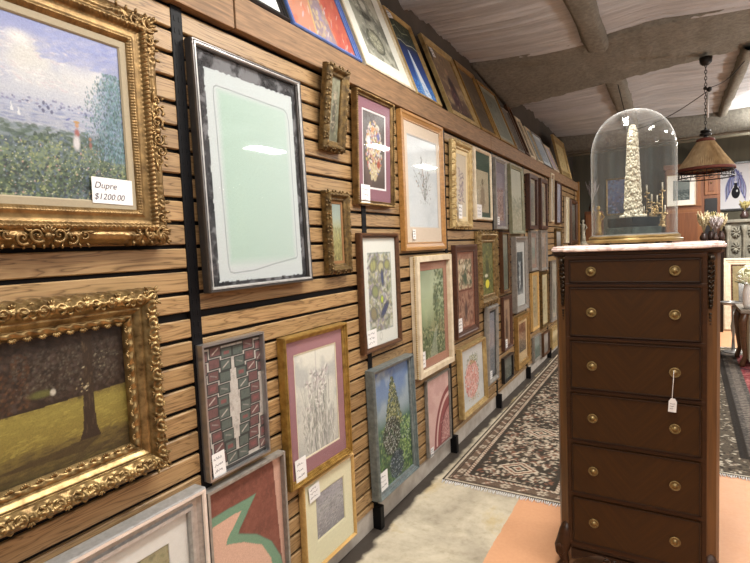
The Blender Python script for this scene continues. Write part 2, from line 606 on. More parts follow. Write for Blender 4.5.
def ringmesh(W, H, d0, d1, z, bevel=.002):
    """flat mat board with an opening and a cut bevel"""
    v, fc = [], []
    for d, h in ((d0, z), (d1, z), (d1 + bevel, z - bevel)):
        d0x = d if not hasattr(d, '__len__') else d[0]
        v += [(-W / 2 + d, d, h), (W / 2 - d, d, h), (W / 2 - d, H - d, h), (-W / 2 + d, H - d, h)]
    for i in range(2):
        for k in range(4):
            a, b = 4 * i + k, 4 * i + (k + 1) % 4
            fc.append((a, b, b + 4, a + 4))
    return v, fc


def matmesh(outer, inner, z, bevel=.002):
    """outer, inner: (x0, y0, x1, y1)"""
    v, fc = [], []
    ib = (inner[0] + bevel, inner[1] + bevel, inner[2] - bevel, inner[3] - bevel)
    for r, h in ((outer, z), (inner, z), (ib, z - bevel)):
        v += [(r[0], r[1], h), (r[2], r[1], h), (r[2], r[3], h), (r[0], r[3], h)]
    for i in range(2):
        for k in range(4):
            a, b = 4 * i + k, 4 * i + (k + 1) % 4
            fc.append((a, b, b + 4, a + 4))
    return v, fc


def carved(name, W, H, pr, relief, mat, parent, ds=.005, dd=.004):
    """moulding with carved relief: a dense grid per side, mitred at the corners"""
    f = pr[-1][0]
    acc = [0.]
    for a, b in zip(pr, pr[1:]):
        acc.append(acc[-1] + math.hypot(b[0] - a[0], b[1] - a[1]))
    q = np.linspace(0, acc[-1], max(6, int(acc[-1] / dd)))
    D = np.interp(q, acc, [p[0] for p in pr]); Z = np.interp(q, acc, [p[1] for p in pr])
    co, fc = [], []
    base = 0
    for o, u, n, L in (((-W / 2, 0), (1, 0), (0, 1), W), ((W / 2, 0), (0, 1), (-1, 0), H), ((W / 2, H), (-1, 0), (0, -1), W), ((-W / 2, H), (0, -1), (1, 0), H)):
        ns = max(8, int(L / ds))
        sg = np.linspace(0, 1, ns)
        S = D[:, None] + sg[None] * (L - 2 * D[:, None])
        DD = np.repeat(D[:, None], ns, 1)
        dz, do = relief(S - L / 2, DD, L)
        zz = Z[:, None] + dz
        din = DD - do
        x = o[0] + u[0] * S + n[0] * din; y = o[1] + u[1] * S + n[1] * din
        co.append(np.stack([x, y, zz], -1).reshape(-1, 3))
        i = base + np.arange(len(D) * ns).reshape(len(D), ns)
        fc.append(np.stack([i[:-1, :-1], i[:-1, 1:], i[1:, 1:], i[1:, :-1]], -1).reshape(-1, 4))
        base += len(D) * ns
    return gridobj(name, np.concatenate(co), np.concatenate(fc), mat, parent, True)


def scr(s, d, P, dc, lam=.13, size=.26):
    p = ((s / P + .5) % 1 - .5) * P
    q = d - dc
    o = 0
    for sg in (-1, 1):
        x = p * sg - .23 * P
        r = np.hypot(x, q)
        th = np.arctan2(q, x)
        o = o + np.exp(-(r / (size * P)) ** 2 * 1.3) * (.5 + .5 * np.cos(2 * PI * r / (lam * P) - th))
    o = o + .9 * np.exp(-(p * p + q * q) / (.09 * P) ** 2)
    return o


def rel_beads(amp, P, d0, d1):
    def f(s, d, L):
        c = (d0 + d1) / 2; hw = (d1 - d0) / 2
        w = np.clip(1 - ((d - c) / hw) ** 2, 0, 1)
        z = amp * np.sqrt(w) * np.abs(np.cos(PI * s / P))
        return z, 0 * z
    return f


def rel_scroll(amp, P, dc, hw, inner=None, lam=.13, edge=0.):
    def f(s, d, L):
        n = max(1, round(L / P)); PP = L / n
        w = np.clip(1.25 - ((d - dc) / hw) ** 2, 0, 1)
        z = amp * w * (scr(s, d, PP, dc, lam) - .3)
        do = edge * np.clip(1 - d / .02, 0, 1) * np.cos(2 * PI * s / PP * 3)
        if inner:
            ia, iP, i0, i1 = inner
            c = (i0 + i1) / 2
            w2 = np.clip(1 - ((d - c) / (i1 - i0) * 2) ** 2, 0, 1)
            z = z + ia * w2 * (.5 + .5 * np.cos(2 * PI * s / iP + 60 * (d - c)))
        return z, do
    return f


def spiral(bm, c, R, turns, a0, sgn, z, r0, tail=None, n=22, seg=5, flat=.7):
    pts, rr = [], []
    if tail:
        for k in range(5):
            t = k / 5
            pts.append((tail[0] + (c[0] + R * math.cos(a0) - tail[0]) * t, tail[1] + (c[1] + R * math.sin(a0) - tail[1]) * t, z * (.8 + .2 * t))); rr.append(r0 * (.35 + .65 * t))
    for k in range(n):
        t = k / (n - 1)
        r = R * (1 - t) ** .85 + R * .08
        a = a0 + sgn * turns * 2 * PI * t
        pts.append((c[0] + r * math.cos(a), c[1] + r * math.sin(a), z + .35 * r0 * t)); rr.append(r0 * (1 - .55 * t))
    tube(bm, pts, rr, seg)
    ball(bm, (c[0], c[1], z + .3 * r0), r0 * .9, 1)


def leaf(bm, c, ang, L, Wd, z, hh):
    m = Matrix.Translation((c[0] + math.cos(ang) * L / 2, c[1] + math.sin(ang) * L / 2, z)) @ Matrix.Rotation(ang, 4, 'Z') @ Matrix.Rotation(-.25, 4, 'Y') @ Matrix.Diagonal((L / 2, Wd / 2, hh, 1))
    bmesh.ops.create_icosphere(bm, subdivisions=1, radius=1, matrix=m)


def corner_ornament(bm, P, sx, sy, s, z):
    """rocaille corner: C-scrolls either side of the diagonal with a fan of leaves; P the outer corner, s the size"""
    def T(x, y):
        return (P[0] - sx * x * s, P[1] - sy * y * s)
    for sw in (0, 1):
        def Q(x, y):
            return T(y, x) if sw else T(x, y)
        for (x, y, R, tn, r) in ((.30, .22, .19, 1.25, .050), (.66, .26, .15, 1.2, .042), (.95, .34, .11, 1.1, .034), (.18, .62, .10, 1.1, .03)):
            c = Q(x, y); e = Q(x - .25, y + .12)
            a0 = math.atan2(e[1] - c[1], e[0] - c[0])
            spiral(bm, c, R * s, tn, a0, (1 if sw else -1) * sx * sy, z, r * s, None)
        for k in range(5):
            c = Q(.12 + .24 * k, .10 + .02 * (k % 2)); e = Q(.12 + .24 * k - .3 + .1 * k, -.35)
            leaf(bm, c, math.atan2(e[1] - c[1], e[0] - c[0]), .17 * s, .09 * s, z * .9, .035 * s)
        for k in range(4):
            c = Q(.5 + .25 * k, .42); e = Q(1.5 + .2 * k, .55)
            leaf(bm, c, math.atan2(e[1] - c[1], e[0] - c[0]), .24 * s, .07 * s, z, .03 * s)
    c = T(.42, .42); e = T(-.6, -.6)
    a = math.atan2(e[1] - c[1], e[0] - c[0])
    for k in range(-2, 3):
        leaf(bm, T(.34, .34), a + k * .42, .34 * s, .10 * s, z * 1.05, .04 * s)
    ball(bm, (*T(.42, .42), z), (.10 * s, .10 * s, .05 * s), 2)


def side_ornament(bm, c, ang, s, z):
    """cartouche in the middle of a side; ang turns its local x along the rail"""
    ca, sa = math.cos(ang), math.sin(ang)
    def T(x, y):
        return (c[0] + (x * ca - y * sa) * s, c[1] + (x * sa + y * ca) * s)
    for sg in (-1, 1):
        for (x, y, R, tn, r) in ((.24, .02, .17, 1.3, .045), (.55, -.06, .14, 1.2, .04), (.42, .22, .10, 1.1, .03), (.85, .02, .10, 1.1, .03)):
            cc = T(sg * x, y); e = T(sg * (x - .2), y - .2)
            spiral(bm, cc, R * s, tn, math.atan2(e[1] - cc[1], e[0] - cc[0]), sg, z, r * s)
        for k in range(5):
            cc = T(sg * (.1 + .2 * k), -.16); e = T(sg * (.1 + .26 * k), -.6)
            leaf(bm, cc, math.atan2(e[1] - cc[1], e[0] - cc[0]), .16 * s, .08 * s, z * .9, .03 * s)
        leaf(bm, T(sg * .7, .1), ang + (0 if sg > 0 else PI), .5 * s, .07 * s, z, .03 * s)
    for k in range(-2, 3):
        leaf(bm, T(0, .02), ang + PI / 2 + k * .4, .26 * s, .08 * s, z, .035 * s)
    ball(bm, (*T(0, 0), z), (.09 * s, .09 * s, .05 * s), 2)


def merge(o, bm):
    """add relief to a frame's own mesh"""
    tmp = bpy.data.meshes.new('tmp'); bmesh.ops.recalc_face_normals(bm, faces=bm.faces); bm.to_mesh(tmp); bm.free()
    b2 = bmesh.new(); b2.from_mesh(o.data); b2.from_mesh(tmp); b2.to_mesh(o.data); b2.free()
    bpy.data.meshes.remove(tmp)
    o.data.shade_smooth()


def beading(W, H, d, z, r, step, bm=None):
    bm = bm or bmesh.new()
    for o, u, L in (((-W / 2 + d, d), (1, 0), W - 2 * d), ((W / 2 - d, d), (0, 1), H - 2 * d), ((W / 2 - d, H - d), (-1, 0), W - 2 * d), ((-W / 2 + d, H - d), (0, -1), H - 2 * d)):
        n = int(L / step)
        for k in range(n):
            t = (k + .5) * L / n
            ball(bm, (o[0] + u[0] * t, o[1] + u[1] * t, z), r, 1)
    return bm


def text_mesh(name, s, size, parent, mat, loc, shear=.25, rotz=0.):
    cu = bpy.data.curves.new(name, 'FONT')
    cu.body = s; cu.size = size; cu.shear = shear; cu.extrude = .0002
    tmp = bpy.data.objects.new(name + '_tmp', cu)
    COL.objects.link(tmp)
    bpy.context.view_layer.update()
    me = bpy.data.meshes.new_from_object(tmp.evaluated_get(bpy.context.evaluated_depsgraph_get()))
    bpy.data.objects.remove(tmp)
    me.materials.clear(); me.materials.append(M[mat])
    o = link(bpy.data.objects.new(name, me), parent)
    o.location = loc; o.rotation_euler = (0, 0, rotz)
    return o


def price_tag(parent, c, w, h, z, rot=0., seed=0, text=None, colour='card', tilt=0.):
    """a paper card tucked in the frame, with pen marks"""
    bm = bx((-w / 2, -h / 2, 0), (w / 2, h / 2, .0008))
    o = obj('price_tag', bm, colour, parent)
    o.location = (c[0], c[1], z); o.rotation_euler = (tilt, 0, rot)
    if text:
        for k, (s, x, y, sz) in enumerate(text):
            text_mesh('writing', s, sz, o, 'ink', (x, y, .0012))
    elif w > .03:
        r = random.Random(seed)
        bm = bmesh.new()
        for k in range(3):
            y = h * (.28 - .26 * k); x = -w * .38
            pts = []
            while x < w * (.2 + .15 * r.random()):
                pts.append((x, y + (r.random() - .5) * h * .13, .0009)); x += w * .035
            tube(bm, pts, .0007, 4)
        obj('writing', bm, 'ink', o)
    return o


R = {}
for ln in '''4 1.110,1.687,1.371,2.201,-.016
5 1.076,1.390,.738,1.208,0
7 1.460,1.952,.521,1.163,0
8 1.542,1.960,.104,.533,0
9 1.791,2.011,1.941,2.328,.047
10 1.795,2.031,1.390,1.767,0
11 2.050,2.479,1.713,2.279,.018
12 2.535,3.203,1.473,2.286,0
13 2.059,2.513,.958,1.577,0
14 2.093,2.643,.161,.884,-.012
15 2.639,3.285,.676,1.437,0
16 3.288,3.830,.810,1.495,0
17 3.318,3.984,.200,.750,-.01
18 2.776,3.190,.151,.656,0
19 3.277,3.755,1.614,2.247,.012
20 3.765,4.261,1.685,2.261,0
21 4.285,4.716,1.617,2.249,0
22 4.731,5.326,1.578,2.252,-.01
23 3.782,4.408,.971,1.600,0
24 4.426,4.766,1.035,1.599,0
25 4.806,5.455,.785,1.553,0
26 3.936,4.339,.287,.980,.01
27 4.425,4.798,.494,1.005,0
28 4.405,4.807,.195,.453,0
29 4.858,5.485,.201,.764,0
30 5.389,5.964,1.628,2.237,.007
31 5.989,6.509,1.635,2.243,0
32 6.576,6.888,1.735,2.361,.01
33 6.934,7.405,1.718,2.285,.01
34 5.488,5.944,1.167,1.618,0
35 5.969,6.461,1.143,1.623,0
36 5.514,5.936,.493,1.150,0
37 5.997,6.471,.449,1.130,0
38 6.534,7.055,.442,1.244,.01
39 5.561,6.006,.134,.440,0
40 6.020,6.485,.098,.405,0
41 6.516,7.143,.084,.386,0
43 7.575,7.982,1.453,2.124,.01'''.split('\n'):
    k, v = ln.split(' ')
    R[k] = [float(x) for x in v.split(',')]

CAMX, CAMZ = 1.368, 1.5
BACK = .004


def place_wall(name, label, k, t, raw=None, group='framed pictures hung on the slatted wall', cat='picture'):
    """rectangle measured on the wall -> an Empty at the picture's bottom middle, turned to face +x; returns root, W, H"""
    if raw:
        y0, y1, z0, z1, e = raw
    else:
        y0, y1, z0, z1, e = R[k]
        p = CAMX - .045
        bk, fr = (CAMX - BACK - .004) / p, (CAMX - BACK - t) / p
        y0 *= bk; y1 *= fr
        z0 = 1.5 + (z0 - 1.5) * (bk if z0 > 1.5 else fr)
        z1 = 1.5 + (z1 - 1.5) * (bk if z1 < 1.5 else fr)
    W, H = y1 - y0, z1 - z0
    root = empty(name, label=label, cat=cat, group=group)
    th = math.asin(max(-.3, min(.3, e / H)))
    u = Vector((0, 1, 0)); v = Vector((math.sin(th), 0, math.cos(th))); n = u.cross(v)
    b = Vector((BACK + max(0, -e), (y0 + y1) / 2, z0))
    root.matrix_world = Matrix(((u.x, v.x, n.x, b.x), (u.y, v.y, n.y, b.y), (u.z, v.z, n.z, b.z), (0, 0, 0, 1)))
    return root, W, H


def fill(root, W, H, f, t, style, fmat, mats=(), art=None, res=80, artmat='paper', glass=False, tagp=None, bead=None, lip=None):
    """frame + mats + picture (+ glass, tag) in the root's own axes"""
    zb = .36 * t
    if style == 'none':
        pass
    else:
        fo = obj('frame', sweep(W, H, prof(style, f, t)), fmat, root)
    if bead:
        d, z, r, st, bmat = bead
        obj('beading', beading(W, H, d, z * t, r, st), bmat, root, True)
    if lip:
        d0, d1, z, lm = lip
        obj('inner_lip', matmesh((-W / 2 + d0, d0, W / 2 - d0, H - d0), (-W / 2 + d1, d1, W / 2 - d1, H - d1), z * t, .004), lm, root)
    r = (-W / 2 + f, f, W / 2 - f, H - f)
    zc = zb + .0018 * (len(mats) + 1)
    for i, (mw, mcol) in enumerate(mats):
        o = r if i else (r[0] - .004, r[1] - .004, r[2] + .004, r[3] + .004)
        if not hasattr(mw, '__len__'):
            mw = (mw, mw, mw, mw)       # left, bottom, right, top
        inn = (r[0] + mw[0], r[1] + mw[1], r[2] - mw[2], r[3] - mw[3])
        if mcol not in M:
            M[mcol] = pm('mat_board_' + mcol.strip('#'), mcol, .85, 0, .05, 60)
        obj('mat' if i == 0 else 'inner_mat', matmesh(o, inn, zc, .002 if i == len(mats) - 1 else .0012), mcol, root)
        r = inn
        zc -= .0018
    if art:
        e = .003
        a = Art(r[2] - r[0] + 2 * e, r[3] - r[1] + 2 * e, res)
        art(a)
        a.mesh('picture', artmat, root, zc - .0012, r[0] - e, r[1] - e)
    if glass:
        zz = zb + .0018 * (len(mats) + 1) + .003
        g = obj('glass', bx((-W / 2 + f * .97, f * .97, zz), (W / 2 - f * .97, H - f * .97, zz + .0015)), 'glass', root)
    if tagp:
        u, v, w, h = tagp[:4]
        price_tag(root, (-W / 2 + u * W, v * H), w, h, max(t * .6, zb + .012) if style != 'none' else t, (tagp[4] if len(tagp) > 4 else .03), int(u * 999 + W * 777))
    return root


def pic(k, name, label, f, t, style, fmat, **kw):
    root, W, H = place_wall(name, label, k, t)
    return fill(root, W, H, f, t, style, fmat, **kw)


# ------------------------------------------------------------------ what the pictures show
def art_meadow(a):
    """clouds over a pale sea with a far town, teal shrubs, a flower meadow and a woman in pink"""
    a.grad([(0, '#5d6e58'), (.18, '#71826a'), (.34, '#8e9c92'), (.42, '#b4b8c4'), (.52, '#b8bed0'), (.58, '#c6c9d2'), (.75, '#bcc0d4'), (.88, '#a5abd0'), (1, '#969fcd')], .04)
    a.noise('#dcdbd8', 4, 4, .42, .62, .9, 11, np.clip((a.V - .55) * 6, 0, 1) * np.clip((.93 - a.V) * 6, 0, 1))
    a.ell(.50, .80, .16, .13, '#d8d6d0', .8, .95); a.ell(.46, .87, .08, .05, '#e9e7e2', .8, .95); a.ell(.62, .68, .20, .08, '#cfd0d2', .8, .9)
    a.noise('#8c95c8', 4, 4, .46, .62, .75, 23, np.clip((a.V - .72) * 5, 0, 1) * np.clip((a.U - .56) * 6, 0, 1))
    a.ell(.70, .86, .14, .05, '#969fd2', .9, .7)
    a.strokes(130, ['#efeeea', '#e6e3de', '#d8d2d0', '#d9c9cc'], .028, .006, lambda u, v: .6 < v < .9 and u < .75 and (abs(v - .68) < .05 or abs(v - .84) < .06), 3, .03, .5, .6, -.3)
    a.strokes(160, ['#9aa4d2', '#aab1d6', '#b7b9cc'], .045, .012, lambda u, v: v > .8 and u > .55, 5, .05, .4, .3, .2)
    a.strokes(260, ['#a9aec6', '#9aa3bd', '#bcc0cc', '#8f99ba', '#c4c6ce'], .03, .006, lambda u, v: .37 < v < .53, 6, .06, .7, .15)
    a.strokes(90, ['#7c80a8', '#6a6d92', '#8e8cae', '#c9c5cb'], .012, .008, lambda u, v: .52 < v < .565 and u < .86, 7, .1, .8, .3)
    a.strokes(30, ['#5a5a80', '#474a72'], .010, .014, lambda u, v: .49 < v < .545 and .52 < u < .62, 8, .1, .9)
    a.strokes(14, ['#6d74b4', '#5a64a8'], .018, .006, lambda u, v: .475 < v < .497 and .66 < u < .72, 9, .1, .9)
    for x, y in ((.43, .45), (.40, .47), (.83, .50)):
        a.poly([(x, y), (x + .014, y), (x + .004, y + .05)], '#dfe0e2')
    a.noise('#8f9c7c', 9, 9, .4, .6, .8, 31, (a.V < .36) * 1.); a.noise('#4a5c4c', 8, 8, .5, .62, .8, 41, (a.V < .36) * 1.); a.noise('#6a7688', 7, 6, .52, .64, .6, 51, (a.V < .36) * 1.)
    a.strokes(160, ['#7d8c80', '#8f9aa0', '#66786a', '#5a6c5c'], .03, .012, lambda u, v: .33 < v < .41, 61, .1, .8, .5)
    a.strokes(900, ['#4e6048', '#6d7f5e', '#8a9a72', '#586a64', '#7d8c80', '#46564a', '#a3aa7a', '#6a7a8c'], .016, .008, lambda u, v: v < .36 + .03 * math.sin(u * 13), 10, .12, .85, 1.3, .8)
    a.strokes(250, ['#b9bc7e', '#c9c690', '#d6d2bc', '#cfa6a0', '#a7b0c0'], .006, .005, lambda u, v: v < .33, 11, .1, .9, 1.5)
    a.strokes(180, ['#3c4a44', '#4b4f60', '#353f42'], .012, .010, lambda u, v: v < .2, 12, .1, .7, 1.2, .9)
    a.ell(.93, .50, .13, .30, '#71899a', .8, .8); a.ell(.97, .66, .12, .24, '#8590b0', .9, .7); a.ell(.9, .34, .16, .1, '#54686a', .9, .8)
    for k in range(2600):
        r = a.r
        v = .26 + .54 * r.rand(); hw = .125 * math.sqrt(max(0, 1 - ((v - .44) / .37) ** 2))
        u = .94 + (r.rand() + r.rand() + r.rand() - 1.5) * hw * 1.25
        c = arr(['#5f8792', '#7aa0a4', '#50707c', '#8aa9b0', '#6a8c7c', '#98a6c0', '#47645e'][r.randint(7)])
        a.dab(u, v, .008, .004, c * (.8 + .4 * r.rand()), 1.2 + r.rand() * .8, .6)
    a.ell(.715, .405, .018, .034, '#b07068', .6); a.ell(.709, .345, .024, .055, '#d8d4d4', .5); a.ell(.717, .45, .013, .018, '#c9a080', .4)
    a.ell(.717, .468, .020, .010, '#c4a066', .4); a.ell(.785, .345, .012, .026, '#a87068', .7); a.ell(.785, .38, .010, .014, '#b08468', .5)
    a.speck(.05)
    a.a = np.clip(a.a, 0, 1) ** 1.22 * .84


def art_forest(a):
    a.grad([(0, '#4a3d20'), (.12, '#5c4d22'), (.25, '#7d6c2a'), (.44, '#8a7c32'), (.52, '#6a5a28'), (.6, '#3a2c1c'), (1, '#241a12')], .05)
    a.noise('#4a3a22', 5, 8, .45, .6, .6, 3, (a.V < .22) * 1.)
    a.strokes(300, ['#9a8c3a', '#a3943e', '#84762c', '#77682a'], .04, .006, lambda u, v: .2 < v < .5, 4, .1, .5, .12, .12)
    a.strokes(240, ['#5a4b26', '#473a20', '#6a5a2a', '#3c301c'], .05, .010, lambda u, v: v < .2, 5, .1, .55, .15, .08)
    bank = lambda u: .50 + .012 * math.sin(u * 21)
    a.poly([(0, .49), (.3, .50), (.6, .485), (.8, .50), (1, .515), (1, 1), (0, 1)], '#2c2016')
    a.strokes(950, ['#33251a', '#3a2c20', '#241a14', '#45372a', '#4a3c34'], .03, .018, lambda u, v: v > bank(u) + .01, 6, .15, .7, 1.5)
    a.strokes(420, ['#4e3018', '#5c3a1e', '#42281a', '#664626'], .02, .012, lambda u, v: bank(u) < v < .90 and u < .63, 7, .15, .55, 1.5)
    a.strokes(240, ['#4c463a', '#5a5346', '#403a30', '#665d4c'], .014, .008, lambda u, v: .58 < v < .9 and .58 < u < .97, 8, .15, .5, 1.3, .7)
    a.noise('#1d140e', 4, 3, .45, .6, .7, 9, np.clip((a.V - .78) * 5, 0, 1))
    a.ell(.665, .585, .055, .035, '#5d5c28', .6, .9); a.ell(.706, .58, .013, .03, '#b8b0a0', .5, .9)
    a.poly([(.828, 1), (.822, .6), (.812, .4), (.808, .25), (.79, .165), (.875, .165), (.862, .25), (.858, .4), (.860, .6), (.868, 1)], '#33261a')
    a.strokes(90, ['#4a3a26', '#2a1e14', '#5a4830'], .03, .006, lambda u, v: .816 < u < .855 and v > .2, 10, .1, .6, .12, PI / 2)
    a.strokes(46, ['#b9ac8a', '#cabf9e', '#8e8468', '#a3926a'], .012, .009, lambda u, v: .79 < u < .84 and .52 < v < .72, 11, .1, .85, 1.4)
    a.strokes(30, ['#8a806a', '#6f6652'], .012, .008, lambda u, v: .87 < u < .95 and .6 < v < .82, 12, .1, .8, 1.4)
    a.poly([(.45, .11), (.79, .165), (.875, .165), (.8, .08)], '#3a2d1a', .7)
    a.speck(.10)


def art_olive(a):
    a.grad([(0, '#6c6a4c'), (.6, '#8f8a66'), (1, '#a39c78')], .2)
    a.strokes(300, ['#7a7850', '#98906a', '#b0a684', '#5c5a40', '#8a7452'], .03, .02, None, 3, .1, .7, 1.5)


def art_deckle(a):
    """white deckled sheet: grey outline, pale mint sheet inside, dark marbled board behind"""
    w, h, ar = a.w, a.h, a.asp
    a.a[:] = arr('#39373a')
    m = fbm(h, w, 9, 12, 4)
    a.mixm(np.clip((np.abs(m - .5) - .06) / .1, 0, 1) * .5, '#8f8d92'); a.noise('#1c1b1e', 12, 14, .5, .6, .8, 8)
    jag = (fbm(h, w, 40, 55, 31, 2) - .5) * .009
    x, y = a.U + jag, a.V + jag * .8
    sheet = (x > .085) & (x < .95) & (y > .018) & (y < .93)
    a.mixm(sheet * 1., '#b4babc')
    e = np.minimum.reduce([(a.U - .165) / .05, (.895 - a.U) / .05, (a.V - .075) / .05, (.865 - a.V) / .03])
    a.mixm(np.clip(e, 0, 1) * (.6 + .4 * np.clip((.95 - a.U) * 1.1, 0, 1)), '#9cb4a8')
    a.line([(.15, .82), (.155, .855), (.18, .866), (.85, .855), (.885, .84), (.90, .80), (.90, .115), (.885, .105), (.65, .085), (.42, .06), (.22, .054), (.185, .06), (.172, .09), (.15, .82)], .003, '#6a6a6c')


def art_navajo(a):
    """stepped columns of framed squares, maroon outside and grey green inside, round a pale stepped lozenge"""
    a.a[:] = arr('#b9b3aa')
    a.noise('#9d978e', 14, 20, .4, .6, .4, 3)
    n = 10
    for k in range(n):
        dv = .92 / n; v0 = .035 + k * dv
        kk = abs(k - 4.5)
        off = .10 * (1 - kk / 4.5) + .002
        for sg in (-1, 1):
            for ci, c in enumerate(('#566059', '#6c4b49', '#745654')):
                w = .18 if ci < 2 else .14
                u = .5 + sg * (off + .18 * (ci + .5))
                if ci == 2 and kk < 2.5:
                    continue
                hw = w / 2
                vv = v0 + (.3 * dv if ci == 1 else 0) * (1 if k < 10 else 0)
                a.poly([(u - hw, vv + .002), (u + hw, vv + .002), (u + hw, vv + dv - .002), (u - hw, vv + dv - .002)], '#363a39')
                a.poly([(u - hw + .014, vv + .012), (u + hw - .014, vv + .012), (u + hw - .014, vv + dv - .012), (u - hw + .014, vv + dv - .012)], c)
                t = (k * 5 + ci * 3 + (sg > 0) * 2) % 4
                if t == 0:
                    a.line([(u - hw * .5, vv + dv * .3), (u + hw * .5, vv + dv * .7)], .010, '#b4aaa0')
                elif t == 1:
                    a.poly([(u - hw * .5, vv + dv * .35), (u + hw * .5, vv + dv * .35), (u + hw * .5, vv + dv * .65), (u - hw * .5, vv + dv * .65)], '#7e4f4d')
                elif t == 2:
                    a.line([(u - hw * .5, vv + dv * .6), (u + hw * .5, vv + dv * .4)], .008, '#8f8a84')
    a.noise('#2f2f2f', 30, 40, .55, .7, .25, 5)
    a.poly([(0, 0), (1, 0), (1, .035), (0, .035)], '#3f3c3a'); a.poly([(0, .965), (1, .965), (1, 1), (0, 1)], '#393635')


def art_hill(a):
    a.a[:] = arr('#80493b')
    a.noise('#6c3c31', 6, 8, .4, .65, .6, 2); a.noise('#8f5746', 30, 40, .5, .65, .5, 3)
    a.poly([(.88, 1), (1, 1), (1, 0), (.95, 0)], '#c79c88')
    a.poly([(0, .80), (.25, .80), (.50, .79), (.62, .79), (.38, .60), (.36, .57), (.6, .47), (.80, .33), (.93, .15), (.97, 0), (0, 0)], '#6f9478')
    a.poly([(0, .73), (.2, .735), (.42, .73), (.22, .585), (.2, .55), (.42, .48), (.66, .36), (.78, .2), (.82, 0), (0, 0)], '#d3a890')
    a.line([(0, .80), (.25, .80), (.50, .79), (.62, .79), (.38, .60), (.36, .57), (.6, .47), (.80, .33), (.93, .15), (.97, 0)], .008, '#5c6a5c', .6)
    a.speck(.07)


def art_greyflowers(a):
    a.grad([(0, '#b5b3ad'), (.5, '#cfccc2'), (1, '#d8d5c9')], .1)
    a.noise('#a5a6a6', 3, 4, .45, .65, .7, 2)
    r = a.r
    for k in range(120):
        u = .25 + .55 * r.rand(); v0 = -.02 + .25 * r.rand(); L = .25 + .4 * r.rand(); b = (r.rand() - .5) * .3
        a.line([(u, v0), (u + b * .4, v0 + L * .6), (u + b, v0 + L)], .006, ['#70706c', '#8e8e88', '#5d6664', '#e2e0d8'][k % 4], .6)
    for k in range(16):
        u, v = .3 + .45 * r.rand(), .42 + .38 * r.rand()
        for j in range(9):
            an = j * .7
            a.dab(u + .03 * math.cos(an) / a.asp, v + .028 * math.sin(an), .022, .008, arr(['#e2dfd6', '#c4bfba', '#b4a8a8', '#8c8884'][(j + k) % 4]), an, .8)
    a.strokes(110, ['#8a8a86', '#767a78', '#a09e96', '#e4e1d8', '#dcd8cc'], .05, .007, lambda u, v: v < .45 and .15 < u < .9, 21, .1, .7, .5, PI / 2)
    a.line([(.5, .98), (.5, .6)], .012, '#9a8f94', .5)


def art_seascape(a):
    a.grad([(0, '#8a868c'), (.4, '#9c979c'), (.6, '#aaa6a8'), (1, '#9a94a0')], .1)
    a.strokes(160, ['#7c787e', '#b4b0b0', '#6c6a74', '#c2bcb8', '#857a78'], .05, .012, None, 2, .08, .7, .3, .25)
    a.ell(.55, .56, .2, .1, '#7c787e', .8, .6)
    a.strokes(30, ['#6c6870', '#c4c0bc'], .06, .008, lambda u, v: .3 < v < .7, 5, .05, .7, .3, .3)


def art_bouquet(a):
    a.grad([(0, '#5e4a44'), (.4, '#756a66'), (1, '#706e70')], .2)
    a.noise('#4d4540', 4, 5, .45, .6, .6, 4)
    a.strokes(200, ['#4c5a44', '#6a7258', '#3f4a3a'], .03, .012, lambda u, v: (u - .5) ** 2 / .12 + (v - .5) ** 2 / .13 < 1, 5, .1, .8, 1.5)
    a.strokes(230, ['#e6d9b8', '#e4c9a2', '#cf9a8a', '#d9cfd4', '#8f8ab4', '#e8e3d6', '#c4695a', '#d8c064'], .026, .022, lambda u, v: (u - .5) ** 2 / .13 + (v - .52) ** 2 / .14 < 1, 6, .08, .9, 1.5)
    a.strokes(50, ['#dcd0a8', '#c9b48c'], .03, .02, lambda u, v: .32 < u < .62 and .12 < v < .32, 7, .1, .85, 1.5)
    a.mixm(np.full(a.U.shape, .25), '#5a4c46')
    a.ell(.7, .33, .09, .07, '#9c4c3a', .4); a.ell(.28, .62, .10, .08, '#c5cbd4', .5); a.ell(.45, .78, .07, .05, '#cf8a58', .5); a.ell(.7, .7, .08, .07, '#6a6aa0', .5)


def art_twigs(a):
    a.a[:] = arr('#ccd0d4')
    a.noise('#bec4ca', 3, 5, .4, .6, .6, 2)
    r = a.r
    for k in range(13):
        b = (r.rand() - .5) * 1.1
        top = (.5 + b * .6, .40 + .35 * r.rand() + .1 * (abs(b) < .3))
        p = [(.55, .30), (.55 + (top[0] - .55) * .45, .30 + (top[1] - .30) * .6), top]
        a.line(p, .005, '#6f6a62', .95)
        for j in range(7):
            t = .3 + .7 * r.rand()
            x, y = .55 + (top[0] - .55) * t + (r.rand() - .5) * .09, .30 + (top[1] - .30) * t + (r.rand() - .5) * .04
            a.dab(x, y, .013, .005, arr(['#66665f', '#8a7e70', '#b08e80', '#78806f', '#4c4c4c'][r.randint(5)]), r.rand() * 3, .85)
    a.strokes(26, ['#55565a', '#7a7a7a', '#a09c94'], .012, .006, lambda u, v: .3 < u < .78 and .27 < v < .40, 4, .1, .85, 1.5)


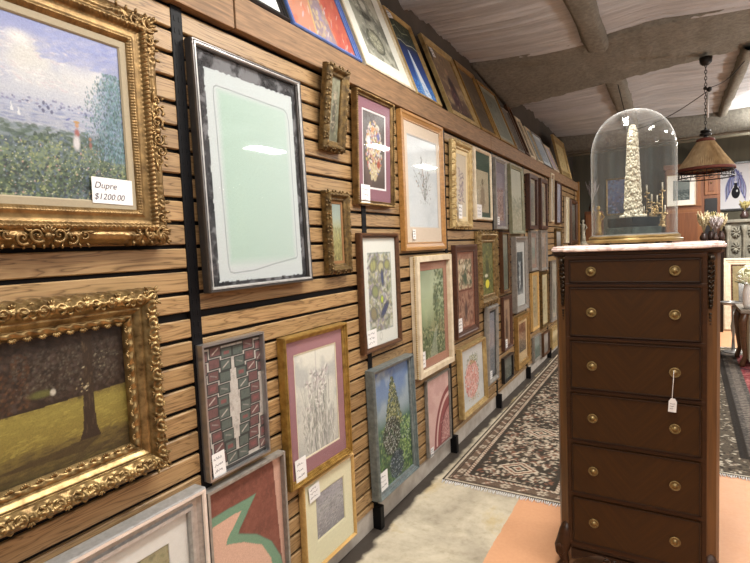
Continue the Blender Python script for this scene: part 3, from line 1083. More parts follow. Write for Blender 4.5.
def art_butterflies(a):
    a.a[:] = arr('#d6d6cf')
    a.poly([(.17, .13), (.86, .13), (.86, .86), (.17, .86)], '#9aa09c')
    a.poly([(.19, .145), (.84, .145), (.84, .845), (.19, .845)], '#b9bab0')
    ins = lambda u, v: .2 < u < .83 and .15 < v < .84
    a.strokes(330, ['#8a8e66', '#a3a488', '#74786a', '#c3bfae', '#9a94a4', '#8a7f8e', '#6c705c', '#b0a884'], .04, .02, ins, 3, .1, .8, 1.5)
    for u, v, ru, rv, c, ro in ((.33, .74, .13, .07, '#a5a46a', .5), (.55, .72, .11, .07, '#b8b288', -.4), (.73, .74, .1, .06, '#9a9a62', .3), (.36, .5, .12, .07, '#8f9464', -.5), (.62, .32, .20, .045, '#3c4468', .75), (.58, .62, .05, .1, '#4c5274', .1), (.55, .42, .05, .05, '#b9c83c', 0), (.3, .3, .11, .08, '#8a7f5e', .6)):
        a.ell(u, v, ru, rv, '#5a5a58', .2, .8, ro); a.ell(u, v, ru * .9, rv * .88, c, .5, .95, ro)
    for k in range(16):
        r = a.r
        u, v = .2 + .62 * r.rand(), .16 + .6 * r.rand()
        a.line([(u, v), (u + .1 * (r.rand() - .5), v + .14 * r.rand())], .006, '#55585e', .7)
    a.ell(.48, .08, .05, .045, '#b5b5ae', .3); a.ell(.48, .08, .036, .034, '#d6d6cf', .3)


def art_garden(a):
    a.grad([(0, '#54683c'), (.3, '#4e6a48'), (.5, '#5f8270'), (.62, '#8fa6ae'), (.8, '#7f9cc4'), (1, '#6f8cba')], .1)
    a.noise('#b4c4cc', 4, 5, .45, .65, .8, 4, np.clip((a.V - .5) * 5, 0, 1)); a.noise('#4f70b0', 4, 5, .5, .65, .8, 14, np.clip((a.V - .75) * 5, 0, 1))
    a.strokes(420, ['#4b7048', '#6a9450', '#86a860', '#3d5a4a', '#54805e', '#a3b878', '#2f4c44'], .022, .014, lambda u, v: v < .5, 5, .1, .8, 1.5)
    cone = lambda u, v: .46 < v < .9 and abs(u - .52) < .20 * (.93 - v) / .4 + .02
    a.strokes(330, ['#36493a', '#4c5f40', '#6f7a48', '#2b3a34', '#858a52'], .018, .012, cone, 6, .1, .85, 1.5)
    a.strokes(120, ['#c4c27a', '#d8d698', '#a8a860', '#dcdcb8'], .009, .009, cone, 7, .1, .9, 1.5)
    bush = lambda u, v: ((u - .45) / .24) ** 2 + ((v - .40) / .16) ** 2 < 1
    a.strokes(300, ['#33403a', '#48463e', '#28342e', '#53563e'], .02, .012, bush, 8, .1, .85, 1.5)
    a.strokes(110, ['#dfe2dc', '#c8d0cc', '#eef0ea', '#a9b8a8'], .007, .007, bush, 9, .05, .95, 1.5)
    b2 = lambda u, v: ((u - .55) / .2) ** 2 + ((v - .13) / .12) ** 2 < 1
    a.strokes(200, ['#2f3f44', '#3c4c58', '#4a5a66', '#28363a'], .02, .012, b2, 10, .1, .85, 1.5)
    a.strokes(60, ['#aeb8c4', '#ccd2d8', '#7c8aa0'], .007, .007, b2, 11, .05, .9, 1.5)
    a.strokes(60, ['#a4c860', '#c4dc88', '#b8d49c'], .012, .01, lambda u, v: u > .72 and .1 < v < .5, 12, .1, .85, 1.5)
    a.strokes(40, ['#e4e8e4', '#ccd8d8'], .008, .008, lambda u, v: u > .75 and .25 < v < .36, 13, .05, .9, 1.5)
    a.speck(.05)
    a.a *= .74


def art_lake(a):
    a.grad([(0, '#5c6440'), (.3, '#75805c'), (.55, '#9aa880'), (.8, '#a9b494'), (1, '#8d987c')], .15)
    a.strokes(200, ['#4a5a3c', '#5c6c48', '#3f4c38', '#7a8458'], .03, .02, lambda u, v: u > .5 + .25 * abs(v - .6), 3, .1, .7, 1.5, 1.2)
    a.strokes(150, ['#52603e', '#3c4a34', '#8a9064', '#b0b088'], .03, .016, lambda u, v: v < .36, 4, .1, .7, 1.5)
    a.ell(.62, .66, .12, .16, '#4f5e46', .7, .8); a.ell(.3, .6, .26, .2, '#aeb894', .9, .7)
    a.poly([(.32, .0), (.45, .18), (.6, .34), (.7, .36), (.62, .2), (.66, 0)], '#9aa08a', .6)


def art_tapestry(a):
    a.a[:] = arr('#a88068')
    a.noise('#8c5e4c', 5, 8, .4, .6, .8, 3)
    a.poly([(.1, .52), (.9, .52), (.9, .92), (.1, .92)], '#b9a184')
    a.strokes(140, ['#6c6a50', '#c4b494', '#8a5a48', '#4f5a48', '#d0bc9c'], .05, .03, lambda u, v: .12 < u < .88 and .54 < v < .9, 4, .1, .8, 1.5)
    a.ell(.5, .66, .14, .13, '#54604a', .5); a.ell(.45, .82, .1, .04, '#d4c8b0', .5)
    a.strokes(80, ['#6e3e34', '#8c5c48', '#b4907a', '#5c3c34'], .05, .02, lambda u, v: v < .45, 5, .1, .7, .5, PI / 2)
    a.ell(.5, .22, .13, .16, '#5a4540', .6); a.line([(.1, .5), (.9, .5)], .02, '#6a4034')


def art_pinkblooms(a):
    a.a[:] = arr('#c9cac6')
    a.noise('#b4b6b4', 4, 5, .45, .6, .6, 2)
    a.strokes(90, ['#6a7058', '#8a8e6c', '#50583f', '#a8a07a'], .03, .012, lambda u, v: ((u - .5) / .34) ** 2 + ((v - .5) / .40) ** 2 < 1, 3, .1, .8, 1.5)
    a.strokes(420, ['#d8897c', '#e0a094', '#c8705e', '#dfb0a4', '#b8584c', '#e8c4b8'], .026, .020, lambda u, v: ((u - .47) / .30) ** 2 + ((v - .46) / .31) ** 2 < 1, 4, .08, .9, 1.5)
    a.strokes(60, ['#6d7a3e', '#8a9444', '#54602f', '#a8a050'], .022, .014, lambda u, v: .4 < u < .75 and .70 < v < .86, 5, .1, .9, 1.5)
    a.strokes(50, ['#7a5c44', '#a8906c', '#c8a45c'], .02, .012, lambda u, v: .3 < u < .8 and .08 < v < .2, 6, .1, .8, 1.5)


def art_arches(a):
    a.a[:] = arr('#cfa9a0')
    a.noise('#b98d86', 4, 6, .45, .6, .5, 3)
    for rr, c in ((.80, '#8a4a48'), (.72, '#d8b4aa'), (.66, '#93504e'), (.54, '#7a3f42'), (.5, '#b07a74')):
        a.ell(1.08, .0, rr, rr * .98, c, .02)
    for k in range(7):
        t = 1.75 + k * .2
        a.line([(1.08, .0), (1.08 + .46 * math.cos(t), .44 * math.sin(t))], .012, '#d4aaa2', .8)
    a.strokes(50, ['#7a4448', '#c79c94', '#5a3438'], .02, .012, lambda u, v: u > .6 and v < .4, 4, .1, .7, 1.5)
    a.poly([(0, .0), (1, 0), (1, .03), (0, .03)], '#8a5450')


def g_sketch(bg, ink, seed=1, n=60, box=(.25, .75, .15, .8)):
    def f(a):
        a.a[:] = arr(bg); a.noise('#a09a90', 3, 4, .5, .7, .25, seed)
        r = np.random.RandomState(seed)
        for k in range(n):
            u = box[0] + (box[1] - box[0]) * r.rand(); v = box[2] + (box[3] - box[2]) * r.rand()
            a.dab(u, v, .035 * (.5 + r.rand()), .012, arr(ink[r.randint(len(ink))]), r.rand() * 3, .75)
    return f


def g_land(sky, mid, low, seed=1, hor=.5):
    def f(a):
        a.grad([(0, low[0]), (hor - .04, mid[0]), (hor + .06, sky[0]), (1, sky[-1])], .12, seed)
        a.strokes(90, mid, .04, .025, lambda u, v: hor - .12 < v < hor + .12, seed, .12, .75, 1.5)
        a.strokes(80, low, .05, .018, lambda u, v: v < hor - .08, seed + 1, .12, .7, .4)
        a.strokes(40, sky, .06, .02, lambda u, v: v > hor + .1, seed + 2, .06, .6, .3)
    return f


def g_figure(bg, fig, seed=1):
    def f(a):
        a.grad([(0, bg[0]), (1, bg[-1])], .3, seed)
        a.strokes(60, bg, .06, .03, None, seed, .1, .6, 1.5)
        a.ell(.5, .42, .20, .26, fig[0], .4); a.ell(.5, .72, .10, .09, fig[-1], .35); a.ell(.48, .25, .26, .18, fig[0], .5)
        a.strokes(30, fig, .03, .015, lambda u, v: abs(u - .5) < .22 and .15 < v < .8, seed + 1, .15, .7, 1.5)
    return f


def art_portrait(a):
    g_figure(['#5e5c48', '#77765f', '#8a8970'], ['#4c483a', '#6e6a56', '#a89880'], 3)(a)


def art_marsh(a):
    a.grad([(0, '#6f6636'), (.3, '#8a8450'), (.55, '#98986e'), (.75, '#8e9a8c'), (1, '#7e8c88')], .1)
    a.strokes(120, ['#5c5830', '#9a9050', '#b0a468', '#6f6a3a'], .04, .006, lambda u, v: v < .6, 3, .1, .7, .4, PI / 2)


def art_waterfall(a):
    a.grad([(0, '#a8a8a8'), (.2, '#4a4a4c'), (.7, '#3a3d40'), (1, '#6a7070')], .1)
    a.strokes(100, ['#2a2c2e', '#55585a', '#3a4444', '#6a6e70'], .04, .03, None, 2, .1, .7, 1.5)
    a.strokes(40, ['#d4d8da', '#b4bcc0', '#e4e6e8'], .06, .012, lambda u, v: abs(u - .5) < .16 and .15 < v < .75, 3, .05, .8, .15, PI / 2)


def art_boy_green(a):
    a.grad([(0, '#6a7038'), (.3, '#55602f'), (.6, '#7a7a40'), (1, '#4c5230')], .2)
    a.strokes(160, ['#3c4826', '#6c7438', '#8e8a48', '#2f3a24', '#a89c58'], .04, .025, None, 4, .1, .75, 1.5)
    a.ell(.5, .52, .2, .22, '#39402c', .5, .8); a.ell(.4, .36, .16, .04, '#d4d0b4', .4)
    a.ell(.48, .20, .17, .085, '#e6de2a', .06)


def art_redfigures(a):
    """abstract orange and red figures, pale blue and yellow"""
    a.a[:] = arr('#cc6448')
    a.noise('#d8845c', 3, 4, .4, .6, .9, 2); a.noise('#bf4a34', 4, 3, .5, .62, .9, 8)
    a.poly([(.05, .0), (.36, .0), (.42, .35), (.36, .9), (.12, 1), (.02, .6)], '#d89878', .8)
    a.poly([(.36, 0), (.68, 0), (.62, .35), (.60, .72), (.52, 1), (.42, 1), (.44, .5)], '#8f8694', .95)
    a.poly([(.50, .0), (.6, .0), (.56, .3), (.50, .3)], '#9c93b4'); a.ell(.56, .55, .10, .14, '#7f90b8', .5, .9)
    a.strokes(60, ['#c9b486', '#d8c890', '#a89c98', '#b49a88'], .035, .014, lambda u, v: .38 < u < .66, 3, .08, .8, .6, 1.3)
    a.ell(.56, .90, .10, .08, '#d8b070', .4); a.ell(.80, .82, .07, .10, '#d9b072', .5)
    a.line([(.34, .0), (.42, .35), (.38, .8), (.28, 1)], .018, '#d8bc6a', .9)
    a.poly([(.70, 0), (.98, 0), (1, .7), (.8, .62), (.66, .5)], '#cb4a36', .8)
    a.strokes(36, ['#d8643c', '#e08a5c', '#b83c30'], .06, .02, lambda u, v: u > .68 or u < .3, 5, .08, .7, .5, 1.3)
    a.strokes(16, ['#e8e0d0', '#c9d0e4'], .05, .008, None, 6, .05, .8, .5, 1.3)
    a.mixm(np.full(a.U.shape, .22), '#a8786a')


def art_lithograph(a):
    a.grad([(0, '#9c9c8c'), (1, '#a4a494')], .1)
    a.noise('#6f7066', 4, 4, .42, .6, .9, 2); a.noise('#c4c3b0', 5, 5, .5, .62, .8, 5)
    a.ell(.48, .27, .26, .17, '#5a5a4e', .08); a.ell(.48, .27, .23, .15, '#b4b49a', .5)
    for k in range(9):
        t = k * .7
        a.line([(.48, .27), (.48 + .2 * math.cos(t), .27 + .13 * math.sin(t))], .010, '#6c6c5c', .8)
    a.ell(.50, .70, .18, .20, '#7a7a70', .3); a.ell(.50, .78, .12, .12, '#c8c6b6', .4); a.ell(.46, .60, .2, .06, '#4c4c44', .4); a.ell(.58, .86, .08, .06, '#8a8a80', .4)
    a.strokes(80, ['#55564c', '#8a8a7a', '#d0cfc0', '#3c3c36'], .03, .008, lambda u, v: .2 < u < .8, 3, .1, .7, 1.5)


def art_beam(a):
    """night blue with a white beam, dark hills above"""
    a.grad([(0, '#3a78c4'), (.12, '#2f66b8'), (.35, '#2c4a94'), (.62, '#2a3a6c'), (.70, '#3a4250'), (.78, '#3a423a'), (1, '#454a3a')], .05)
    a.strokes(50, ['#5a6048', '#2f3a30', '#6c6f54'], .03, .012, lambda u, v: v > .7, 2, .1, .8, 1.5)
    a.line([(.02, .68), (.3, .71), (.5, .68), (.8, .72), (1, .70)], .012, '#c4c9a8', .9)
    a.line([(.1, .84), (.3, .90), (.5, .83), (.8, .88)], .010, '#a8ae8a', .8)
    a.poly([(.47, .62), (.52, .62), (.80, .0), (.48, .0)], '#dfe8f2', .9); a.poly([(.47, .62), (.50, .62), (.5, .0), (.36, .0)], '#7aa4d8', .6)
    a.strokes(40, ['#4a9ae0', '#63b0ec', '#2f80d4'], .03, .01, lambda u, v: v < .2, 3, .1, .7, .4)
    a.strokes(20, ['#d8eaf4', '#a4d0ec'], .012, .006, lambda u, v: v < .1, 4, .05, .9, 1.)


def art_dancers(a):
    a.grad([(0, '#4a3630'), (.4, '#6e5444'), (.8, '#8a7256'), (1, '#9a8462')], .2)
    a.noise('#b39a72', 4, 5, .48, .62, .7, 2)
    a.ell(.55, .45, .15, .24, '#3a2a30', .4); a.ell(.48, .25, .22, .2, '#4a3038', .5); a.ell(.55, .70, .06, .06, '#a8846a', .4)
    a.strokes(70, ['#6a4a50', '#8a5a50', '#4c3c44', '#a88c6c', '#c0a47c'], .04, .015, None, 3, .12, .7, 1.2, 1.3)


def art_necklace(a):
    """a round dark gourd shape under long blue and violet drops, on white"""
    a.a[:] = arr('#e6e3e6')
    c = (.53, .36)
    cl = ['#4a5a9a', '#7a84bc', '#3a3f68', '#9a9ccc', '#5a4a88']
    for sg in (-1, 1):
        for k in range(9):
            w = .05 + .028 * k
            lo = .56 - .045 * k
            pts = []
            for q in range(9):
                t = q / 8
                pts.append((.525 + sg * w * math.sin(PI * min(1, t * 1.1) * .62) * 1.15, .88 - (.88 - lo) * t ** 1.1))
            a.line(pts, .016 + .006 * (k % 2), cl[(k + (sg > 0)) % 5], .9)
            a.dab(pts[-1][0], pts[-1][1], .03, .012, arr(cl[k % 5]), PI / 2 + sg * .2, .9)
    a.strokes(40, ['#6a74b8', '#3a3f70', '#a4a8d0'], .03, .010, lambda u, v: ((u - .525) / .2) ** 2 + ((v - .74) / .13) ** 2 < 1, 3, .1, .8, .5, PI / 2)
    a.poly([(.46, .42), (.6, .42), (.57, .58), (.49, .58)], '#22222a')
    a.ell(c[0], c[1], .135, .135, '#1c1c22', .06); a.ell(.57, .40, .03, .03, '#e6e6ea', .3)
    a.line([(.1, .74), (.12, .68)], .012, '#8a8a90')


def art_blueish(a):
    a.grad([(0, '#3f4c66'), (.4, '#6a6a90'), (1, '#7f90c8')], .2)
    a.strokes(60, ['#5a70b0', '#8a9ad0', '#a08aa0', '#5a4448'], .05, .03, None, 3, .1, .7, 1.5)


# ------------------------------------------------------------------ rugs
def art_rug(field, border, motif, accents, bw, seed, cell=.36, inner=None):
    def f(a):
        X = a.U * a.wm; Y = a.V * a.hm
        a.a[:] = arr(field)
        r = np.random.RandomState(seed)
        H = a.hm
        def dabm(x, y, sx, sy, c, ang=0., amt=.9):
            a.dab(x / a.wm, y / a.hm, sx / H, sy / H, arr(c), ang, amt)
        x0, x1 = bw, a.wm - bw
        xc = (x0 + x1) / 2
        # all-over floral field, mirrored about the centre line
        n = int(a.wm * a.hm * 420)
        for k in range(n):
            x = x0 + .01 + (xc - x0) * r.rand(); y = bw + (H - 2 * bw) * r.rand()
            c = ([motif] * 4 + accents)[r.randint(4 + len(accents))]
            s = .005 + .011 * r.rand(); an = r.rand() * 3.1
            for xx, aa in ((x, an), (2 * xc - x, -an)):
                dabm(xx, y, s * 1.4, s * .6, c, aa)
                if k % 3 == 0:
                    dabm(xx + .012, y + .012, s * .7, s * .7, accents[k % len(accents)])
        # medallions down the middle and rosettes beside them
        m = int(H / cell)
        for k in range(m):
            y = bw + .2 + k * (H - 2 * bw - .3) / max(1, m - 1)
            for w, c in ((.135, motif), (.115, accents[0]), (.092, motif), (.072, field), (.045, motif), (.026, accents[0])):
                a.poly([((xc - w) / a.wm, y / H), (xc / a.wm, (y - w * .8) / H), ((xc + w) / a.wm, y / H), (xc / a.wm, (y + w * .8) / H)], c)
            for sg in (-1, 1):
                for j in range(8):
                    t = j * PI / 4
                    dabm(xc + sg * .17 + .032 * math.cos(t), y + cell / 2 + .032 * math.sin(t), .016, .009, motif, t)
                dabm(xc + sg * .17, y + cell / 2, .014, .014, accents[0])
        # borders
        e = np.minimum.reduce([X, a.wm - X, Y, H - Y])
        def band(d0, d1, c):
            a.mixm(((e >= d0) & (e < d1)) * 1., c)
        band(0, bw, border)
        if bw > .25:
            for k in range(int(a.wm * H * 900)):
                x, y = a.wm * r.rand(), H * r.rand()
                if min(x, a.wm - x, y, H - y) < bw:
                    dabm(x, y, .006 + .016 * r.rand(), .004 + .005 * r.rand(), [motif, field, accents[k % len(accents)], field, motif][k % 5], r.rand() * 3, .9)
        per = .11
        keep = a.a.copy()
        for d, s in ((bw * .5, 1.),):
            for sd in range(4):
                L = H if sd < 2 else a.wm
                for k in range(int(L / per)):
                    t = (k + .5) * per
                    x, y = ((d, t), (a.wm - d, t), (t, d), (t, H - d))[sd]
                    ang = PI / 2 if sd < 2 else 0
                    if k % 2:
                        for j in range(6):
                            dabm(x + .02 * math.cos(j), y + .02 * math.sin(j), .014, .008, motif, j)
                        dabm(x, y, .012, .012, accents[-1])
                    else:
                        dabm(x, y, .040, .010, motif, ang + .7); dabm(x, y, .018, .018, accents[0]); dabm(x, y, .008, .008, motif)
                        dabm(x + .02, y + .03, .02, .006, field, ang - .5)
        for d0, d1, c in ((0, .012, field), (.012, .026, motif), (.026, .034, field), (bw - .05, bw - .042, field), (bw - .042, bw - .018, motif if bw < .25 else accents[1]), (bw - .018, bw, field), (bw * .3 - .004, bw * .3 + .004, field)):
            band(d0, d1, c)
        mm = ((e >= bw - .042) & (e < bw - .018)) & (((X + Y) / .03 % 1) < .4)
        a.mixm(mm * (1. if bw < .25 else 0.), accents[0])
        if inner:
            inner(a, e)
        a.speck(.16)
    return f


# =================================================================== the room
make_mats()
YE = 9.05          # far end of the slatted wall
UPR = [1.118 + 1.092 * k for k in range(-1, 8)]


def grid_surface(name, xs, ys, zf, mat, smooth=True):
    X, Y = np.meshgrid(xs, ys)
    co = np.stack([X, Y, zf(X, Y)], -1).reshape(-1, 3)
    i = np.arange(X.size).reshape(X.shape)
    f = np.stack([i[:-1, :-1], i[:-1, 1:], i[1:, 1:], i[1:, :-1]], -1).reshape(-1, 4)
    return gridobj(name, co, f, mat, None, smooth)


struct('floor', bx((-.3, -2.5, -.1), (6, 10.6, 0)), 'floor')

bm = bmesh.new()
CURB = .112
edges = [-.9] + UPR + [YE]
for a, b in zip(edges, edges[1:]):
    y0, y1 = a + .022, b - .022
    for k in range(0, 30):
        z0, z1 = SLAT_Z0 + k * PITCH + .0064, SLAT_Z0 + (k + 1) * PITCH - .0064
        if k == 16:
            z0 += .009
        if k == 15:
            z1 -= .004
        z0 = max(z0, CURB + .004); z1 = min(z1, 2.302)
        if z1 - z0 < .01:
            continue
        prism(bm, [(-.014, z0), (-.003, z0), (0, z0 + .003), (0, z1 - .003), (-.003, z1), (-.014, z1)], y0, y1)
struct('wall_left', bm, 'slat')
struct('wall_left_backing', bx((-.035, -.9, CURB), (-.014, YE, 2.302)), 'black')
struct('baseboard_left', bx((-.06, -.9, 0), (-.008, YE, CURB), .004), 'curb')
for i, y in enumerate(UPR):
    bm = bx((-.014, y - .0215, CURB), (.003, y + .0215, 2.30), .002)
    for k in range(56):
        z = .16 + k * .038
        for s in (-1, 1):
            box(bm, (.0028, y + s * .009 - .003, z), (.0042, y + s * .009 + .003, z + .016))
    box(bm, (-.02, y - .02, 0), (.04, y + .02, .125), .004)
    struct('trim_%d' % (i + 1), bm, 'black')
# board along the top, in three lengths, and the ledge behind it
for i, (a, b, dz) in enumerate(((-.9, 1.345, -.004), (1.353, 4.30, 0), (4.303, 8.985, 0))):
    struct('trim_%d' % (20 + i), bx((-.008, a, 2.303 + dz), (.03, b, 2.428 + dz), .004), 'oak_v')
struct('trim_23', bx((-.295, -.9, 2.385), (-.009, 8.985, 2.424)), 'oak_v')
struct('trim_24', bx((-.03, 9.052, 0), (.035, 9.10, 2.46), .004), 'oak')
struct('wall_left_upper', bx((-.42, -2.5, 0), (-.30, 10.6, 3.6)), 'darkwall')
struct('wall_far', bx((-.42, 10.6, 0), (6, 10.7, 3.6)), 'farwall')

rg = np.random.RandomState(4)
ph = rg.rand(40) * 6.3


def sag(X, Y, y0, y1, z0, z1):
    t = (Y - y0) / (y1 - y0)
    Z = z0 + (z1 - z0) * t
    for k in range(9):
        f = 6 + 3.1 * k
        Z = Z + .010 / (1 + .25 * k) * np.sin(f * Y + .5 * np.sin(1.3 * X + ph[k]) + .12 * X * k + ph[k + 9])
    for k in range(8):
        f = 38 + 9.7 * k
        am = .5 + .5 * np.sin(1.7 * X + ph[k + 20] + .9 * Y)
        Z = Z + .0028 * am * np.sin(f * Y + 1.2 * np.sin(.9 * X + ph[k + 20]) + ph[k + 28])
    Z = Z - .05 * np.sin(PI * np.clip(((X + .3) % 1.55) / 1.55, 0, 1))
    return Z


tag(grid_surface('ceiling', np.linspace(-.3, 6, 56), np.linspace(-2.5, 4.85, 620), lambda X, Y: sag(X, Y, -2.5, 4.85, 3.26, 3.25), 'sheet'), kind='structure')
tag(grid_surface('ceiling_2', np.linspace(-.3, 6, 56), np.linspace(5.95, 9.1, 320), lambda X, Y: sag(X, Y, 5.95, 9.1, 3.30, 3.27) + .03 * X, 'sheet'), kind='structure')


def rough_beam(name, sec, xs, jit, seed, mat='popcorn', rise=None):
    """sprayed beam: a section in y-z pulled along x with ragged arrises"""
    r = np.random.RandomState(seed)
    bm = bmesh.new()
    prev = None
    for x in xs:
        ring = []
        for k, (y, z) in enumerate(sec):
            zz = z + (rise(x, k) if rise else 0)
            ring.append(bm.verts.new((x, y + (r.rand() - .5) * jit, zz + (r.rand() - .5) * jit)))
        if prev:
            n = len(ring)
            for k in range(n):
                bm.faces.new((prev[k], prev[(k + 1) % n], ring[(k + 1) % n], ring[k]))
        else:
            bm.faces.new(ring)
        prev = ring
    bm.faces.new(prev[::-1])
    return struct(name, bm, mat, True)


sec = [(4.78, 3.45), (4.78, 3.20), (4.95, 3.185), (5.2, 3.16), (5.45, 3.135), (5.7, 3.105), (5.9, 3.08), (6.0, 3.065), (6.04, 3.10), (6.04, 3.5)]
rough_beam('trim_30', sec, np.linspace(-.3, 6, 150), .016, 3, rise=lambda x, k: .075 * max(0, x + .3) * min(1, max(0, (k - 1) / 5)))
rough_beam('trim_31', [(9.0, 3.45), (9.0, 2.96), (9.08, 2.95), (9.2, 2.95), (9.3, 2.96), (9.3, 3.45)], np.linspace(-.3, 6, 60), .014, 8)
struct('trim_32', tube(bmesh.new(), [(-.28, 8.97, 2.90), (6, 8.97, 2.90)], .022), 'farwall')
# purlins running away from the camera
def purlin(name, x0, x1, y0, y1, z0, z1):
    bm = bmesh.new()
    r = np.random.RandomState(int(x0 * 100))
    prev = None
    for y in np.linspace(y0, y1, 24):
        j = lambda: (r.rand() - .5) * .014
        ring = [bm.verts.new((x + j(), y, z + j())) for x, z in ((x0, z1), (x0, z0 + .02), (x0 + .03, z0), (x1 - .03, z0), (x1, z0 + .02), (x1, z1))]
        if prev:
            for k in range(6):
                bm.faces.new((prev[k], prev[(k + 1) % 6], ring[(k + 1) % 6], ring[k]))
        prev = ring
    struct(name, bm, 'popcorn', True)


purlin('trim_33', .73, .90, -2.4, 4.9, 3.12, 3.3)
purlin('trim_34', .74, .93, 5.9, 9.1, 3.17, 3.45)
purlin('trim_35', 1.95, 2.05, 5.9, 9.1, 3.18, 3.5)
purlin('trim_36', 2.9, 3.07, -2.4, 4.9, 3.12, 3.3)

# =================================================================== rugs
def rug(name, label, x0, x1, y0, y1, res, art, group=None, rot=0., fringe_far=True, seed=1):
    W, H = x1 - x0, y1 - y0
    root = empty(name, ((x0 + x1) / 2, y0, 0), (0, 0, rot), label, 'rug', group)
    a = Art(W, H, res)
    art(a)
    a.mesh('pile', 'rugpile', root, .009)
    obj('backing', bx((-W / 2, 0, .001), (W / 2, H, .0085)), 'linen', root)
    r = random.Random(seed)
    for yy, d in ((0, -1), (H, 1)):
        bm = bmesh.new()
        n = int(W / .012)
        for k in range(n):
            x = -W / 2 + (k + .5) * W / n
            L = .022 + .016 * r.random(); dx = (r.random() - .5) * .02
            tube(bm, [(x, yy, .007), (x + dx * .5, yy + d * L * .6, .005), (x + dx, yy + d * L, .003)], [.0035, .003, .0015], 5)
        f = obj('fringe', bm, 'card', root, True)
    return root


rug('runner_rug', 'long dark brown floral runner rug along the picture wall, cream fringe', .105, .90, 2.86, 7.6, 620,
    art_rug('#3f3830', '#665344', '#b9aa94', ['#7a5340', '#94826e', '#6b5a4a'], .15, 3, .62), rot=math.radians(0.5), seed=2)


def grey_stripe(a, e):
    a.mixm(((e > .36) & (e < .50)) * .85, '#4c4744')
    a.mixm(((e > .40) & (e < .46) & ((a.V * a.hm / .05 % 1) < .5)) * .7, '#7d7268')
    m = (e >= .5)
    a.mixm(m * .8, '#7e2b36')
    a.noise('#b06a66', 22, 60, .55, .66, .8, 4, m * 1.)
    a.noise('#3c2630', 20, 50, .58, .68, .8, 14, m * 1.)


rug('oriental_rug', 'oriental rug with wide beige border and red field beyond the chest', 1.44, 3.1, 3.66, 7.9, 560,
    art_rug('#2e2925', '#544b40', '#b9ae9a', ['#6b5a4c', '#2f2b28', '#8c7d6a'], .36, 8, .7, grey_stripe), rot=math.radians(-1.5), seed=5)


# =================================================================== pictures on the slatted wall
A = art_bouquet
# 1 ---- large landscape in a rocaille frame
root, W, H = place_wall('framed_painting', 'meadow landscape with a woman in pink, ornate bronze gold frame, above the forest painting', None, .085, (.30, 1.004, 1.540, 2.205, -.0), cat='picture')
f1, t1 = .100, .075
pr = [(0, 0), (0, .020), (.004, .034), (.014, .046), (.026, .050), (.034, .046), (.042, .054), (.048, .056), (.054, .050), (.058, .042), (.066, .040), (.076, .040), (.086, .044), (.094, .038), (.1, .030), (.1, .02)]


def rel1(s, d, L):
    e = L / 2 - np.abs(s)
    m = np.maximum(np.clip((.17 - e) / .05, 0, 1), np.clip((.10 - np.abs(s)) / .04, 0, 1))
    w = np.clip(1.2 - ((d - .020) / .022) ** 2, 0, 1)
    z = .006 * w * m * (scr(s, d, .075, .020, .16) - .3)
    w2 = np.clip(1 - ((d - .050) / .010) ** 2, 0, 1)
    z = z + .0035 * w2 * np.cos(2 * PI * s / .013 + 220 * (d - .05))
    w3 = np.clip(1 - ((d - .090) / .007) ** 2, 0, 1)
    z = z + .002 * w3 * np.cos(2 * PI * s / .008)
    z = z + .0012 * np.clip(1 - ((d - .03) / .02) ** 2, 0, 1) * np.sin(s * 420 + 30 * np.sin(s * 90))
    do = m * .006 * np.clip(1 - d / .02, 0, 1) * (.5 + .5 * np.cos(2 * PI * s / .034))
    return z, do


carved('frame', W, H, pr, rel1, 'bronze_gilt', root, .0035, .0026)
for sx, sy, P in ((-1, -1, (-W / 2, 0)), (1, -1, (W / 2, 0)), (1, 1, (W / 2, H)), (-1, 1, (-W / 2, H))):
    bm = bmesh.new()
    corner_ornament(bm, P, sx, sy, .112, .050)
    obj('corner_ornament', bm, 'bronze_gilt', root, True)
for c, an in (((0, .022), 0), ((W / 2 - .022, H / 2), PI / 2), ((0, H - .022), PI), ((-W / 2 + .022, H / 2), -PI / 2)):
    bm = bmesh.new()
    side_ornament(bm, c, an, .105, .052)
    obj('side_ornament', bm, 'bronze_gilt', root, True)
lw = .018
r0 = (-W / 2 + f1 - .003, f1 - .003, W / 2 - f1 + .003, H - f1 + .003)
r1 = (r0[0] + lw, r0[1] + lw, r0[2] - lw, r0[3] - lw)
obj('liner', matmesh(r0, r1, .033, .004), 'linen', root)
a = Art(r1[2] - r1[0] + .006, r1[3] - r1[1] + .006, 300)
art_meadow(a)
a.mesh('picture', 'canvas', root, .027, r1[0] - .003, r1[1] - .003, .0008)
price_tag(root, (r1[2] - .052, r1[1] + .030), .116, .070, .034, -.02, 3, [('Dupre', -.052, .006, .024), ('$1200.00', -.054, -.024, .023)])

